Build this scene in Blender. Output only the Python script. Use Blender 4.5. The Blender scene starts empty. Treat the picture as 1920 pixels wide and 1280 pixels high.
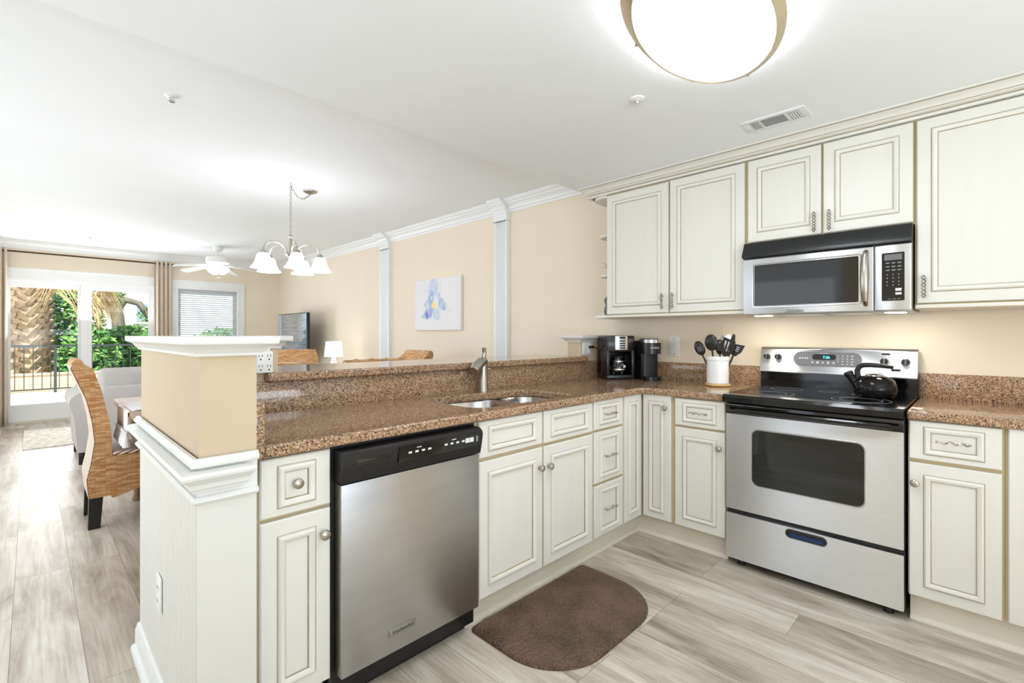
import bpy, bmesh, math, random
from mathutils import Vector, Matrix
random.seed(7)
PI = math.pi
SC = bpy.context.scene
COL = SC.collection

# ------------------------------------------------------------ camera, world, lights, exposure
cam_d = bpy.data.cameras.new('camera')
cam = bpy.data.objects.new('camera', cam_d); COL.objects.link(cam)
cam_d.sensor_width = 36.0
cam_d.lens = 893.13 / 1920 * 36
cam_d.shift_y = -12.77 / 1920
cam_d.clip_start = 0.02; cam_d.clip_end = 300
cam.location = (-3.3085, -1.512, 1.2411)
cam.rotation_euler = (PI / 2, 0, 0.7807 - PI / 2)
SC.camera = cam

SC.view_settings.view_transform = 'Standard'
SC.view_settings.look = 'None'
SC.view_settings.gamma = 1.0
SC.view_settings.use_curve_mapping = False
SC.view_settings.exposure = -0.28

def lin(c):
    out = []
    for v in c[:3]:
        v = v / 255.0
        out.append(v / 12.92 if v <= 0.04045 else ((v + 0.055) / 1.055) ** 2.4)
    return (out[0], out[1], out[2], 1.0)

W = bpy.data.worlds.new('sky'); SC.world = W
W.use_nodes = True
bgn = W.node_tree.nodes['Background']
bgn.inputs[0].default_value = (0.82, 0.91, 1.0, 1)
bgn.inputs[1].default_value = 1.5

def light(name, kind, loc, energy, color=(1, 1, 1), size=None, rot=None, sizey=None, spread=None):
    d = bpy.data.lights.new(name, kind)
    d.energy = energy; d.color = color
    if kind == 'AREA':
        d.shape = 'RECTANGLE'; d.size = size; d.size_y = sizey or size
        if spread: d.spread = spread
    elif kind == 'SUN':
        d.angle = math.radians(1.0)
    elif size is not None:
        d.shadow_soft_size = size
    o = bpy.data.objects.new(name, d); COL.objects.link(o)
    o.location = loc
    if rot: o.rotation_euler = rot
    return o

light('sun', 'SUN', (0, 20, 12), 10.0, (1.0, 0.95, 0.86), rot=Vector((-0.35, -0.62, 0.95)).to_track_quat('Z', 'Y').to_euler())
# added fill lamps at invented, unseen wall openings, then daylight at the glass door
light('fill_back', 'AREA', (-3.1, -3.3, 1.1), 88, (0.78, 0.89, 1.0), 1.9, (PI / 2 + 1.15, 0, 0), 1.5)
light('fill_left', 'AREA', (-4.5, 0.4, 1.2), 7, (0.82, 0.91, 1.0), 1.2, (PI / 2 + 0.0, 0, -PI / 2), 1.5)
light('fill_living', 'AREA', (-4.5, 3.3, 1.15), 47, (0.80, 0.90, 1.0), 4.0, (PI / 2 - 0.25, 0, -PI / 2), 1.5)
light('daylight_glass_door', 'AREA', (-2.73, 7.84, 1.1), 60, (0.92, 0.96, 1.0), 1.5, (-PI / 2 - 0.5, 0, 0), 1.6)

# ------------------------------------------------------------ materials
MATS = {}
def nodes(name):
    m = bpy.data.materials.new(name); m.use_nodes = True
    nt = m.node_tree
    MATS[name] = m
    return m, nt, nt.nodes['Principled BSDF']

def P(name, rgb, rough=0.5, metal=0.0, spec=0.5, emis=None, estr=0.0, var=0.0, vscale=6.0, bump=0.0, bscale=200.0, stretch=(1, 1, 1), coat=0.0, ior=None, aniso=0.0):
    m, nt, b = nodes(name)
    c = lin(rgb)
    b.inputs['Base Color'].default_value = c
    b.inputs['Roughness'].default_value = rough
    b.inputs['Metallic'].default_value = metal
    b.inputs['Specular IOR Level'].default_value = spec
    if aniso:
        tg = nt.nodes.new('ShaderNodeTangent'); tg.direction_type = 'RADIAL'; tg.axis = 'Z'
        nt.links.new(tg.outputs[0], b.inputs['Tangent']); b.inputs['Anisotropic'].default_value = aniso; b.inputs['Anisotropic Rotation'].default_value = 0.25
    if ior: b.inputs['IOR'].default_value = ior
    if coat:
        b.inputs['Coat Weight'].default_value = coat; b.inputs['Coat Roughness'].default_value = 0.05
    if emis:
        b.inputs['Emission Color'].default_value = lin(emis); b.inputs['Emission Strength'].default_value = estr
    tc = nt.nodes.new('ShaderNodeTexCoord'); mp = nt.nodes.new('ShaderNodeMapping')
    mp.inputs['Scale'].default_value = stretch
    nt.links.new(tc.outputs['Object'], mp.inputs['Vector'])
    nz = nt.nodes.new('ShaderNodeTexNoise'); nz.inputs['Scale'].default_value = vscale; nz.inputs['Detail'].default_value = 4
    nt.links.new(mp.outputs[0], nz.inputs['Vector'])
    rp = nt.nodes.new('ShaderNodeValToRGB')
    k = max(var, 0.01)
    rp.color_ramp.elements[0].position = 0.3; rp.color_ramp.elements[1].position = 0.7
    rp.color_ramp.elements[0].color = (c[0] * (1 - k), c[1] * (1 - k), c[2] * (1 - k), 1)
    rp.color_ramp.elements[1].color = (min(c[0] * (1 + k), 1), min(c[1] * (1 + k), 1), min(c[2] * (1 + k), 1), 1)
    nt.links.new(nz.outputs['Fac'], rp.inputs[0]); nt.links.new(rp.outputs[0], b.inputs['Base Color'])
    if bump:
        n2 = nt.nodes.new('ShaderNodeTexNoise'); n2.inputs['Scale'].default_value = bscale; n2.inputs['Detail'].default_value = 2
        nt.links.new(mp.outputs[0], n2.inputs['Vector'])
        bp = nt.nodes.new('ShaderNodeBump'); bp.inputs['Strength'].default_value = bump; bp.inputs['Distance'].default_value = 0.002
        nt.links.new(n2.outputs['Fac'], bp.inputs['Height']); nt.links.new(bp.outputs[0], b.inputs['Normal'])
    return m

def emit(name, rgb, strength):
    m, nt, b = nodes(name)
    b.inputs['Base Color'].default_value = lin(rgb); b.inputs['Roughness'].default_value = 0.4
    b.inputs['Emission Color'].default_value = lin(rgb); b.inputs['Emission Strength'].default_value = strength
    return m

WALL = (244, 231, 210)
P('wall_paint', WALL, 0.75, spec=0.25, var=0.012, vscale=3, bump=0.08, bscale=350)
P('ceiling_paint', (243, 246, 248), 0.8, spec=0.2, var=0.01, vscale=2, bump=0.05, bscale=300)
P('trim_white', (245, 246, 246), 0.35, var=0.01)
P('column_shaded', (209, 190, 161), 0.7, spec=0.3, var=0.012, vscale=3, bump=0.06, bscale=350)  # wall paint again, darkened to hold the shade on the column
P('column_trim', (232, 232, 229), 0.36, var=0.01)  # trim white toned down with the wainscot, column shade put into the colour
P('wainscot_shaded', (224, 223, 218), 0.4, var=0.01)  # white trim paint with the wainscot's shading put into its colour
P('cabinet_paint', (230, 228, 220), 0.38, var=0.012, vscale=3, stretch=(8, 8, 1))
P('cabinet_frame', (208, 189, 148), 0.42, var=0.02, vscale=4)  # tan of the glaze, plus door-gap shade mixed into the colour
P('glaze', (164, 148, 120), 0.5, var=0.15, vscale=20)
P('toe_paint', (224, 217, 200), 0.5, var=0.04, vscale=6)
P('steel', (228, 230, 233), 0.34, metal=1.0, var=0.02, vscale=5, bump=0.006, bscale=60, stretch=(3, 3, 30), aniso=0.95)
P('steel_dark', (184, 184, 184), 0.36, metal=1.0, var=0.05, vscale=2.2, bump=0.006, bscale=90, stretch=(1, 1, 8), aniso=0.6)
P('sink_steel', (205, 206, 208), 0.22, metal=1.0, var=0.02, bump=0.05, bscale=80, stretch=(1, 8, 8))
P('nickel', (186, 180, 170), 0.3, metal=1.0, var=0.03)
P('pewter', (150, 144, 132), 0.35, metal=1.0, var=0.08, vscale=60)
P('chrome', (225, 225, 225), 0.12, metal=1.0)
P('black_gloss', (12, 12, 13), 0.08, spec=0.6, var=0.02)
P('black_glass', (6, 6, 7), 0.03, spec=0.7, var=0.02)
P('black_plastic', (20, 20, 22), 0.35, var=0.05)
P('black_satin', (28, 28, 30), 0.25, var=0.05)
P('vent_black', (30, 31, 33), 0.28, var=0.05)
P('slate_grey', (92, 92, 95), 0.25, metal=0.6, var=0.03)
P('display_grey', (128, 128, 132), 0.3, metal=0.5, var=0.03)
P('oven_glass', (26, 28, 27), 0.05, spec=0.7, var=0.1, vscale=3)
P('mw_glass', (30, 27, 24), 0.05, spec=0.5, var=0.05, ior=1.6)
P('print_white', (225, 225, 225), 0.5)
P('print_grey', (140, 142, 145), 0.5)
P('white_plastic', (242, 242, 238), 0.35, var=0.01)
P('slot_dark', (45, 45, 48), 0.6)
P('ceramic', (244, 245, 246), 0.15, var=0.01, coat=0.3)
P('wood_light', (222, 184, 128), 0.45, var=0.08, vscale=12, stretch=(1, 1, 10))
P('wood_table', (150, 124, 96), 0.45, var=0.18, vscale=5, stretch=(2, 14, 14))
P('wood_dark', (24, 20, 19), 0.3, var=0.1)
P('utensil_black', (34, 30, 26), 0.3, var=0.1)
P('utensil_grey', (96, 98, 98), 0.3, var=0.1)
P('sofa_fabric', (198, 192, 188), 0.9, spec=0.15, var=0.04, vscale=9, bump=0.3, bscale=500)
P('curtain_fabric', (224, 209, 189), 0.9, spec=0.1, var=0.03, vscale=8, bump=0.2, bscale=400)
P('cloth_white', (236, 232, 228), 0.9, spec=0.1, var=0.03, bump=0.3, bscale=300)
P('rod_bronze', (70, 52, 38), 0.4, metal=0.5, var=0.1)
P('kettle_black', (40, 38, 38), 0.14, metal=0.7, var=0.04)
P('rail_black', (52, 60, 64), 0.4, var=0.05)
P('terrace', (226, 226, 224), 0.8, var=0.03)
P('ground_green', (96, 120, 70), 0.9, var=0.2)
P('building_white', (236, 238, 240), 0.8, var=0.02)
P('window_blue', (150, 170, 185), 0.2, var=0.1)
P('bark', (122, 112, 98), 0.9, var=0.25, vscale=8, bump=0.6, bscale=30)
P('bark_grey', (120, 118, 108), 0.9, var=0.25, vscale=5)
P('planter_wood', (222, 198, 166), 0.7, var=0.12, vscale=3, stretch=(1, 1, 18))
P('palm_boot', (192, 172, 146), 0.9, var=0.35, vscale=5, bump=0.5, bscale=40)
P('frond_dry', (206, 178, 132), 0.8, var=0.2, vscale=6)
P('frond_green', (104, 128, 70), 0.6, var=0.3, vscale=5)
P('leaf_green', (66, 120, 58), 0.55, var=0.45, vscale=4)
P('leaf_light', (120, 168, 84), 0.55, var=0.4, vscale=4)
def blind_mat():
    m, nt, b = nodes('blind_white'); b.inputs['Base Color'].default_value = lin((232, 236, 240)); b.inputs['Roughness'].default_value = 0.5
    t = nt.nodes.new('ShaderNodeBsdfTranslucent'); t.inputs[0].default_value = lin((232, 238, 246)); mx = nt.nodes.new('ShaderNodeMixShader'); mx.inputs[0].default_value = 0.4
    nt.links.new(b.outputs[0], mx.inputs[1]); nt.links.new(t.outputs[0], mx.inputs[2]); nt.links.new(mx.outputs[0], nt.nodes['Material Output'].inputs[0])
blind_mat()
P('tv_screen', (205, 214, 226), 0.04, metal=0.95)
P('cord_beige', (240, 226, 202), 0.6)
P('grey_stone', (110, 112, 114), 0.6, var=0.25, vscale=40)
P('canvas_edge', (238, 236, 230), 0.8)
P('brass_soft', (206, 190, 158), 0.35, metal=0.85, var=0.03)
P('vent_white', (232, 233, 232), 0.4)
P('badge_steel', (168, 168, 166), 0.35, metal=0.9)
P('blue_film', (24, 52, 96), 0.2, var=0.1)
emit('lamp_diffuser', (243, 248, 255), 16.5)
emit('shade_glow', (246, 249, 255), 11.0)
emit('table_shade_glow', (255, 250, 242), 1.6)
emit('bulb_warm', (255, 244, 226), 105.0)
emit('clock_cyan', (90, 225, 240), 2.2)
emit('lcd_dim', (110, 108, 112), 0.05)

def clear_glass(name, ior=1.22, tint=(1, 1, 1)):
    m = bpy.data.materials.new(name); m.use_nodes = True; nt = m.node_tree
    nt.nodes.clear()
    o = nt.nodes.new('ShaderNodeOutputMaterial'); mx = nt.nodes.new('ShaderNodeMixShader')
    t = nt.nodes.new('ShaderNodeBsdfTransparent'); t.inputs[0].default_value = (*tint, 1)
    g = nt.nodes.new('ShaderNodeBsdfGlossy'); g.inputs['Roughness'].default_value = 0.02
    fr = nt.nodes.new('ShaderNodeFresnel'); fr.inputs[0].default_value = ior
    nt.links.new(fr.outputs[0], mx.inputs[0]); nt.links.new(t.outputs[0], mx.inputs[1]); nt.links.new(g.outputs[0], mx.inputs[2])
    nt.links.new(mx.outputs[0], o.inputs[0]); MATS[name] = m
clear_glass('window_glass'); clear_glass('carafe_glass', 1.6, (0.8, 0.8, 0.8))

def ramp(nt, stops, interp='LINEAR'):
    r = nt.nodes.new('ShaderNodeValToRGB'); cr = r.color_ramp; cr.interpolation = interp
    while len(cr.elements) < len(stops): cr.elements.new(0.5)
    for e, (p, c) in zip(cr.elements, stops):
        e.position = p; e.color = lin(c)
    return r

def granite(name, k=1.0):
    m, nt, b = nodes(name)
    tc = nt.nodes.new('ShaderNodeTexCoord')
    nz = nt.nodes.new('ShaderNodeTexNoise'); nz.inputs['Scale'].default_value = 55; nz.inputs['Detail'].default_value = 3
    nt.links.new(tc.outputs['Object'], nz.inputs['Vector'])
    mixv = nt.nodes.new('ShaderNodeMix'); mixv.data_type = 'VECTOR'; mixv.inputs['Factor'].default_value = 0.018
    nt.links.new(tc.outputs['Object'], mixv.inputs['A']); nt.links.new(nz.outputs['Color'], mixv.inputs['B'])
    v = nt.nodes.new('ShaderNodeTexVoronoi'); v.inputs['Scale'].default_value = 300; v.inputs['Randomness'].default_value = 1
    nt.links.new(mixv.outputs['Result'], v.inputs['Vector'])
    sep = nt.nodes.new('ShaderNodeSeparateColor'); nt.links.new(v.outputs['Color'], sep.inputs[0])
    r = ramp(nt, [(0.0, (70, 55, 44)), (0.12, (112, 88, 68)), (0.28, (154, 121, 90)), (0.5, (184, 148, 112)), (0.74, (204, 168, 134)), (0.9, (218, 192, 166))], 'CONSTANT')
    nt.links.new(sep.outputs[0], r.inputs[0])
    n2 = nt.nodes.new('ShaderNodeTexNoise'); n2.inputs['Scale'].default_value = 600; n2.inputs['Detail'].default_value = 1
    nt.links.new(tc.outputs['Object'], n2.inputs['Vector'])
    r2 = ramp(nt, [(0.30, (70, 56, 46)), (0.44, (255, 255, 255))])
    nt.links.new(n2.outputs['Fac'], r2.inputs[0])
    mx = nt.nodes.new('ShaderNodeMix'); mx.data_type = 'RGBA'; mx.blend_type = 'MULTIPLY'; mx.inputs['Factor'].default_value = 0.55
    nt.links.new(r.outputs[0], mx.inputs['A']); nt.links.new(r2.outputs[0], mx.inputs['B'])
    nt.links.new(mx.outputs['Result'], b.inputs['Base Color'])
    b.inputs['Roughness'].default_value = 0.08
    b.inputs['Specular IOR Level'].default_value = 0.5
granite('granite')

def floor_mat():
    m, nt, b = nodes('plank_floor')
    tc = nt.nodes.new('ShaderNodeTexCoord'); sp = nt.nodes.new('ShaderNodeSeparateXYZ'); cb = nt.nodes.new('ShaderNodeCombineXYZ')
    nt.links.new(tc.outputs['Object'], sp.inputs[0])
    ad = nt.nodes.new('ShaderNodeMath'); ad.operation = 'ADD'; ad.inputs[1].default_value = 20.0
    ad2 = nt.nodes.new('ShaderNodeMath'); ad2.operation = 'ADD'; ad2.inputs[1].default_value = 20.0 * 0.205 + 0.087
    nt.links.new(sp.outputs[1], ad.inputs[0]); nt.links.new(sp.outputs[0], ad2.inputs[0])
    nt.links.new(ad.outputs[0], cb.inputs[0]); nt.links.new(ad2.outputs[0], cb.inputs[1])
    br = nt.nodes.new('ShaderNodeTexBrick')
    br.offset = 0.37; br.offset_frequency = 3; br.squash = 1
    br.inputs['Scale'].default_value = 1; br.inputs['Brick Width'].default_value = 1.22; br.inputs['Row Height'].default_value = 0.205
    br.inputs['Mortar Size'].default_value = 0.0011; br.inputs['Mortar Smooth'].default_value = 0.2; br.inputs['Bias'].default_value = 0
    br.inputs['Color1'].default_value = (0, 0, 0, 1); br.inputs['Color2'].default_value = (1, 1, 1, 1); br.inputs['Mortar'].default_value = (0.5, 0.5, 0.5, 1)
    nt.links.new(cb.outputs[0], br.inputs['Vector'])
    # grain offset per plank
    mp = nt.nodes.new('ShaderNodeMapping'); mp.inputs['Scale'].default_value = (9, 1.5, 1)
    nt.links.new(tc.outputs['Object'], mp.inputs['Vector'])
    av = nt.nodes.new('ShaderNodeVectorMath'); av.operation = 'MULTIPLY_ADD'; av.inputs[1].default_value = (7.3, 11.7, 3.1)
    nt.links.new(br.outputs['Color'], av.inputs[0]); nt.links.new(mp.outputs[0], av.inputs[2])
    n1 = nt.nodes.new('ShaderNodeTexNoise'); n1.inputs['Scale'].default_value = 1.0; n1.inputs['Detail'].default_value = 8; n1.inputs['Roughness'].default_value = 0.62; n1.inputs['Distortion'].default_value = 0.6
    nt.links.new(av.outputs[0], n1.inputs['Vector'])
    r1 = ramp(nt, [(0.30, (156, 144, 127)), (0.42, (194, 183, 167)), (0.55, (220, 211, 198)), (0.70, (236, 230, 220))])
    nt.links.new(n1.outputs['Fac'], r1.inputs[0])
    mp2 = nt.nodes.new('ShaderNodeMapping'); mp2.inputs['Scale'].default_value = (90, 3.0, 1)
    nt.links.new(tc.outputs['Object'], mp2.inputs['Vector'])
    n2 = nt.nodes.new('ShaderNodeTexNoise'); n2.inputs['Scale'].default_value = 1.0; n2.inputs['Detail'].default_value = 4
    nt.links.new(mp2.outputs[0], n2.inputs['Vector'])
    r2 = ramp(nt, [(0.33, (232, 228, 222)), (0.55, (255, 255, 255))])
    nt.links.new(n2.outputs['Fac'], r2.inputs[0])
    mx = nt.nodes.new('ShaderNodeMix'); mx.data_type = 'RGBA'; mx.blend_type = 'MULTIPLY'; mx.inputs['Factor'].default_value = 0.8
    nt.links.new(r1.outputs[0], mx.inputs['A']); nt.links.new(r2.outputs[0], mx.inputs['B'])
    # plank tone
    r3 = ramp(nt, [(0.0, (222, 219, 214)), (1.0, (255, 255, 255))])
    nt.links.new(br.outputs['Color'], r3.inputs[0])
    m3 = nt.nodes.new('ShaderNodeMix'); m3.data_type = 'RGBA'; m3.blend_type = 'MULTIPLY'; m3.inputs['Factor'].default_value = 1
    nt.links.new(mx.outputs['Result'], m3.inputs['A']); nt.links.new(r3.outputs[0], m3.inputs['B'])
    m4 = nt.nodes.new('ShaderNodeMix'); m4.data_type = 'RGBA'; m4.inputs['B'].default_value = lin((120, 110, 98))
    nt.links.new(br.outputs['Fac'], m4.inputs['Factor']); nt.links.new(m3.outputs['Result'], m4.inputs['A'])
    nt.links.new(m4.outputs['Result'], b.inputs['Base Color'])
    b.inputs['Roughness'].default_value = 0.36
    b.inputs['Specular IOR Level'].default_value = 0.45
floor_mat()

def rattan():
    m, nt, b = nodes('rattan')
    tc = nt.nodes.new('ShaderNodeTexCoord'); sp = nt.nodes.new('ShaderNodeSeparateXYZ'); nt.links.new(tc.outputs['Object'], sp.inputs[0])
    ad = nt.nodes.new('ShaderNodeMath'); ad.operation = 'ADD'; nt.links.new(sp.outputs[0], ad.inputs[0]); nt.links.new(sp.outputs[1], ad.inputs[1])
    cb = nt.nodes.new('ShaderNodeCombineXYZ'); nt.links.new(ad.outputs[0], cb.inputs[0]); nt.links.new(sp.outputs[2], cb.inputs[1])
    av = nt.nodes.new('ShaderNodeVectorMath'); av.operation = 'ADD'; av.inputs[1].default_value = (5, 5, 0); nt.links.new(cb.outputs[0], av.inputs[0])
    nz = nt.nodes.new('ShaderNodeTexNoise'); nz.inputs['Scale'].default_value = 18; nt.links.new(tc.outputs['Object'], nz.inputs['Vector'])
    wv = nt.nodes.new('ShaderNodeVectorMath'); wv.operation = 'MULTIPLY_ADD'; wv.inputs[1].default_value = (.012, .012, 0); nt.links.new(nz.outputs['Color'], wv.inputs[0]); nt.links.new(av.outputs[0], wv.inputs[2])
    br = nt.nodes.new('ShaderNodeTexBrick'); br.offset = 0.5
    br.inputs['Scale'].default_value = 1; br.inputs['Brick Width'].default_value = .05; br.inputs['Row Height'].default_value = .0085; br.inputs['Mortar Size'].default_value = .0009; br.inputs['Mortar Smooth'].default_value = .6
    br.inputs['Color1'].default_value = lin((196, 136, 78)); br.inputs['Color2'].default_value = lin((234, 196, 148)); br.inputs['Mortar'].default_value = lin((138, 90, 50)); br.inputs['Bias'].default_value = -.15
    nt.links.new(wv.outputs[0], br.inputs['Vector']); nt.links.new(br.outputs['Color'], b.inputs['Base Color'])
    bp = nt.nodes.new('ShaderNodeBump'); bp.invert = True; bp.inputs['Strength'].default_value = 0.7; bp.inputs['Distance'].default_value = 0.004
    nt.links.new(br.outputs['Fac'], bp.inputs['Height']); nt.links.new(bp.outputs[0], b.inputs['Normal'])
    b.inputs['Roughness'].default_value = 0.5
rattan()

def rattan_edge():
    # white and brown strands crossing over the rolled borders of the weave
    m, nt, b = nodes('rattan_edge')
    tc = nt.nodes.new('ShaderNodeTexCoord')
    w = nt.nodes.new('ShaderNodeTexWave'); w.wave_type = 'BANDS'; w.bands_direction = 'Z'
    w.inputs['Scale'].default_value = 17; w.inputs['Distortion'].default_value = 0.6
    mp = nt.nodes.new('ShaderNodeMapping'); mp.inputs['Rotation'].default_value = (0.5, 0.35, 0)
    nt.links.new(tc.outputs['Object'], mp.inputs['Vector']); nt.links.new(mp.outputs[0], w.inputs['Vector'])
    r1 = ramp(nt, [(0.25, (140, 92, 56)), (0.45, (196, 142, 96)), (0.55, (246, 232, 218)), (1.0, (252, 244, 236))])
    nt.links.new(w.outputs['Fac'], r1.inputs[0]); nt.links.new(r1.outputs[0], b.inputs['Base Color'])
    b.inputs['Roughness'].default_value = 0.55
rattan_edge()

def rug_mat(name, c1, c2, scale, rough=0.95):
    m, nt, b = nodes(name)
    tc = nt.nodes.new('ShaderNodeTexCoord')
    nz = nt.nodes.new('ShaderNodeTexNoise'); nz.inputs['Scale'].default_value = scale; nz.inputs['Detail'].default_value = 5
    nt.links.new(tc.outputs['Object'], nz.inputs['Vector'])
    r = ramp(nt, [(0.4, c1), (0.6, c2)])
    nt.links.new(nz.outputs['Fac'], r.inputs[0]); nt.links.new(r.outputs[0], b.inputs['Base Color'])
    bp = nt.nodes.new('ShaderNodeBump'); bp.inputs['Strength'].default_value = 0.3; bp.inputs['Distance'].default_value = 0.004
    nt.links.new(nz.outputs['Fac'], bp.inputs['Height']); nt.links.new(bp.outputs[0], b.inputs['Normal'])
    b.inputs['Roughness'].default_value = rough
rug_mat('rug_beige', (206, 196, 180), (236, 230, 220), 22)
def mat_brown():
    m, nt, b = nodes('mat_brown')
    tc = nt.nodes.new('ShaderNodeTexCoord')
    nz = nt.nodes.new('ShaderNodeTexNoise'); nz.inputs['Scale'].default_value = 7; nz.inputs['Detail'].default_value = 5
    nt.links.new(tc.outputs['Object'], nz.inputs['Vector'])
    r = ramp(nt, [(0.3, (76, 57, 41)), (0.5, (99, 76, 56)), (0.72, (118, 90, 68))])
    nt.links.new(nz.outputs['Fac'], r.inputs[0]); nt.links.new(r.outputs[0], b.inputs['Base Color'])
    w = nt.nodes.new('ShaderNodeTexWave'); w.wave_type = 'RINGS'; w.inputs['Scale'].default_value = 9; w.inputs['Distortion'].default_value = 22; w.inputs['Detail'].default_value = 3; w.inputs['Detail Scale'].default_value = 2.6
    nt.links.new(tc.outputs['Object'], w.inputs['Vector'])
    bp = nt.nodes.new('ShaderNodeBump'); bp.inputs['Strength'].default_value = 0.7; bp.inputs['Distance'].default_value = 0.006
    nt.links.new(w.outputs['Fac'], bp.inputs['Height']); nt.links.new(bp.outputs[0], b.inputs['Normal'])
    b.inputs['Roughness'].default_value = 0.4
mat_brown()

# ------------------------------------------------------------ mesh builder
class M:
    def __init__(s, mat):
        s.bm = bmesh.new(); s.mats = [mat]; s.i = 0
    def use(s, mat):
        if mat not in s.mats: s.mats.append(mat)
        s.i = s.mats.index(mat); return s
    def face(s, vs):
        try:
            f = s.bm.faces.new(vs); f.material_index = s.i; return f
        except ValueError:
            return None
    def quad(s, *pts):
        return s.face([s.bm.verts.new(p) for p in pts])
    def box(s, x0, y0, z0, x1, y1, z1, bev=0.0, seg=2):
        if x1 < x0: x0, x1 = x1, x0
        if y1 < y0: y0, y1 = y1, y0
        if z1 < z0: z0, z1 = z1, z0
        v = [s.bm.verts.new(p) for p in ((x0, y0, z0), (x1, y0, z0), (x1, y1, z0), (x0, y1, z0), (x0, y0, z1), (x1, y0, z1), (x1, y1, z1), (x0, y1, z1))]
        fs = [s.face([v[i] for i in q]) for q in ((0, 3, 2, 1), (4, 5, 6, 7), (0, 1, 5, 4), (1, 2, 6, 5), (2, 3, 7, 6), (3, 0, 4, 7))]
        if bev > 0:
            es = list({e for f in fs for e in f.edges})
            bmesh.ops.bevel(s.bm, geom=es, offset=bev, segments=seg, profile=0.5, affect='EDGES')
        return s
    def obox(s, c, ax, ay, az, hx, hy, hz, bev=0.0):
        c = Vector(c); ax = Vector(ax).normalized(); ay = Vector(ay).normalized(); az = Vector(az).normalized()
        v = [s.bm.verts.new(c + ax * hx * i + ay * hy * j + az * hz * k) for k in (-1, 1) for (i, j) in ((-1, -1), (1, -1), (1, 1), (-1, 1))]
        fs = [s.face([v[i] for i in q]) for q in ((0, 3, 2, 1), (4, 5, 6, 7), (0, 1, 5, 4), (1, 2, 6, 5), (2, 3, 7, 6), (3, 0, 4, 7))]
        if bev > 0:
            bmesh.ops.bevel(s.bm, geom=list({e for f in fs for e in f.edges}), offset=bev, segments=2, profile=0.5, affect='EDGES')
        return s
    def prism(s, poly, a, b, f3):
        # poly 2D points, extruded from a to b; f3(u, v, t) -> 3D
        n = len(poly)
        A = [s.bm.verts.new(f3(u, v, a)) for u, v in poly]; B = [s.bm.verts.new(f3(u, v, b)) for u, v in poly]
        for i in range(n): s.face([A[i], A[(i + 1) % n], B[(i + 1) % n], B[i]])
        s.face(A[::-1]); s.face(B); return s
    def lathe(s, prof, c, axis=(0, 0, 1), seg=24, ax=None, sx=1.0, sy=1.0):
        c = Vector(c); n = Vector(axis).normalized()
        t = Vector(ax) if ax else (Vector((1, 0, 0)) if abs(n.x) < 0.9 else Vector((0, 1, 0)))
        a = (t - n * t.dot(n)).normalized(); b = n.cross(a)
        rings = []
        for r, z in prof:
            if r < 1e-6: rings.append([s.bm.verts.new(c + n * z)])
            else: rings.append([s.bm.verts.new(c + n * z + a * (r * sx * math.cos(2 * PI * k / seg)) + b * (r * sy * math.sin(2 * PI * k / seg))) for k in range(seg)])
        for R0, R1 in zip(rings, rings[1:]):
            for k in range(seg):
                k2 = (k + 1) % seg
                if len(R0) == 1 and len(R1) == 1: continue
                if len(R0) == 1: s.face([R0[0], R1[k2], R1[k]])
                elif len(R1) == 1: s.face([R0[k], R0[k2], R1[0]])
                else: s.face([R0[k], R0[k2], R1[k2], R1[k]])
        return s
    def cyl(s, p0, p1, r0, r1=None, seg=16):
        p0 = Vector(p0); p1 = Vector(p1); r1 = r0 if r1 is None else r1
        L = (p1 - p0).length
        return s.lathe([(0, 0), (r0, 0), (r1, L), (0, L)], p0, p1 - p0, seg)
    def tube(s, pts, r, seg=8, closed=False):
        pts = [Vector(p) for p in pts]; n = len(pts); rings = []
        rr = r if isinstance(r, (list, tuple)) else [r] * n
        up = None
        for i, p in enumerate(pts):
            if closed: d = pts[(i + 1) % n] - pts[i - 1]
            else: d = pts[min(i + 1, n - 1)] - pts[max(i - 1, 0)]
            d.normalize()
            if up is None: up = Vector((0, 0, 1)) if abs(d.z) < 0.9 else Vector((1, 0, 0))
            a = (up - d * up.dot(d)).normalized(); b = d.cross(a); up = a
            rings.append([s.bm.verts.new(p + a * (rr[i] * math.cos(2 * PI * k / seg)) + b * (rr[i] * math.sin(2 * PI * k / seg))) for k in range(seg)])
        for i in range(n if closed else n - 1):
            A = rings[i]; B = rings[(i + 1) % n]
            for k in range(seg): s.face([A[k], A[(k + 1) % seg], B[(k + 1) % seg], B[k]])
        if not closed: s.face(rings[0][::-1]); s.face(rings[-1])
        return s
    def mould(s, prof, p0, p1, out, m0=0.0, m1=0.0):
        # prof: closed polygon [(out, z)], run from p0 to p1 with mitre factors at both ends
        p0 = Vector(p0); p1 = Vector(p1); o = Vector(out); d = (p1 - p0).normalized()
        A = [s.bm.verts.new(p0 + o * u + Vector((0, 0, z)) + d * (m0 * u)) for u, z in prof]
        B = [s.bm.verts.new(p1 + o * u + Vector((0, 0, z)) + d * (m1 * u)) for u, z in prof]
        n = len(prof)
        for i in range(n): s.face([A[i], A[(i + 1) % n], B[(i + 1) % n], B[i]])
        s.face(A[::-1]); s.face(B); return s
    def grid(s, f, nu, nv):
        V = [[s.bm.verts.new(f(i / nu, j / nv)) for i in range(nu + 1)] for j in range(nv + 1)]
        for j in range(nv):
            for i in range(nu): s.face([V[j][i], V[j][i + 1], V[j + 1][i + 1], V[j + 1][i]])
        return s

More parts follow.
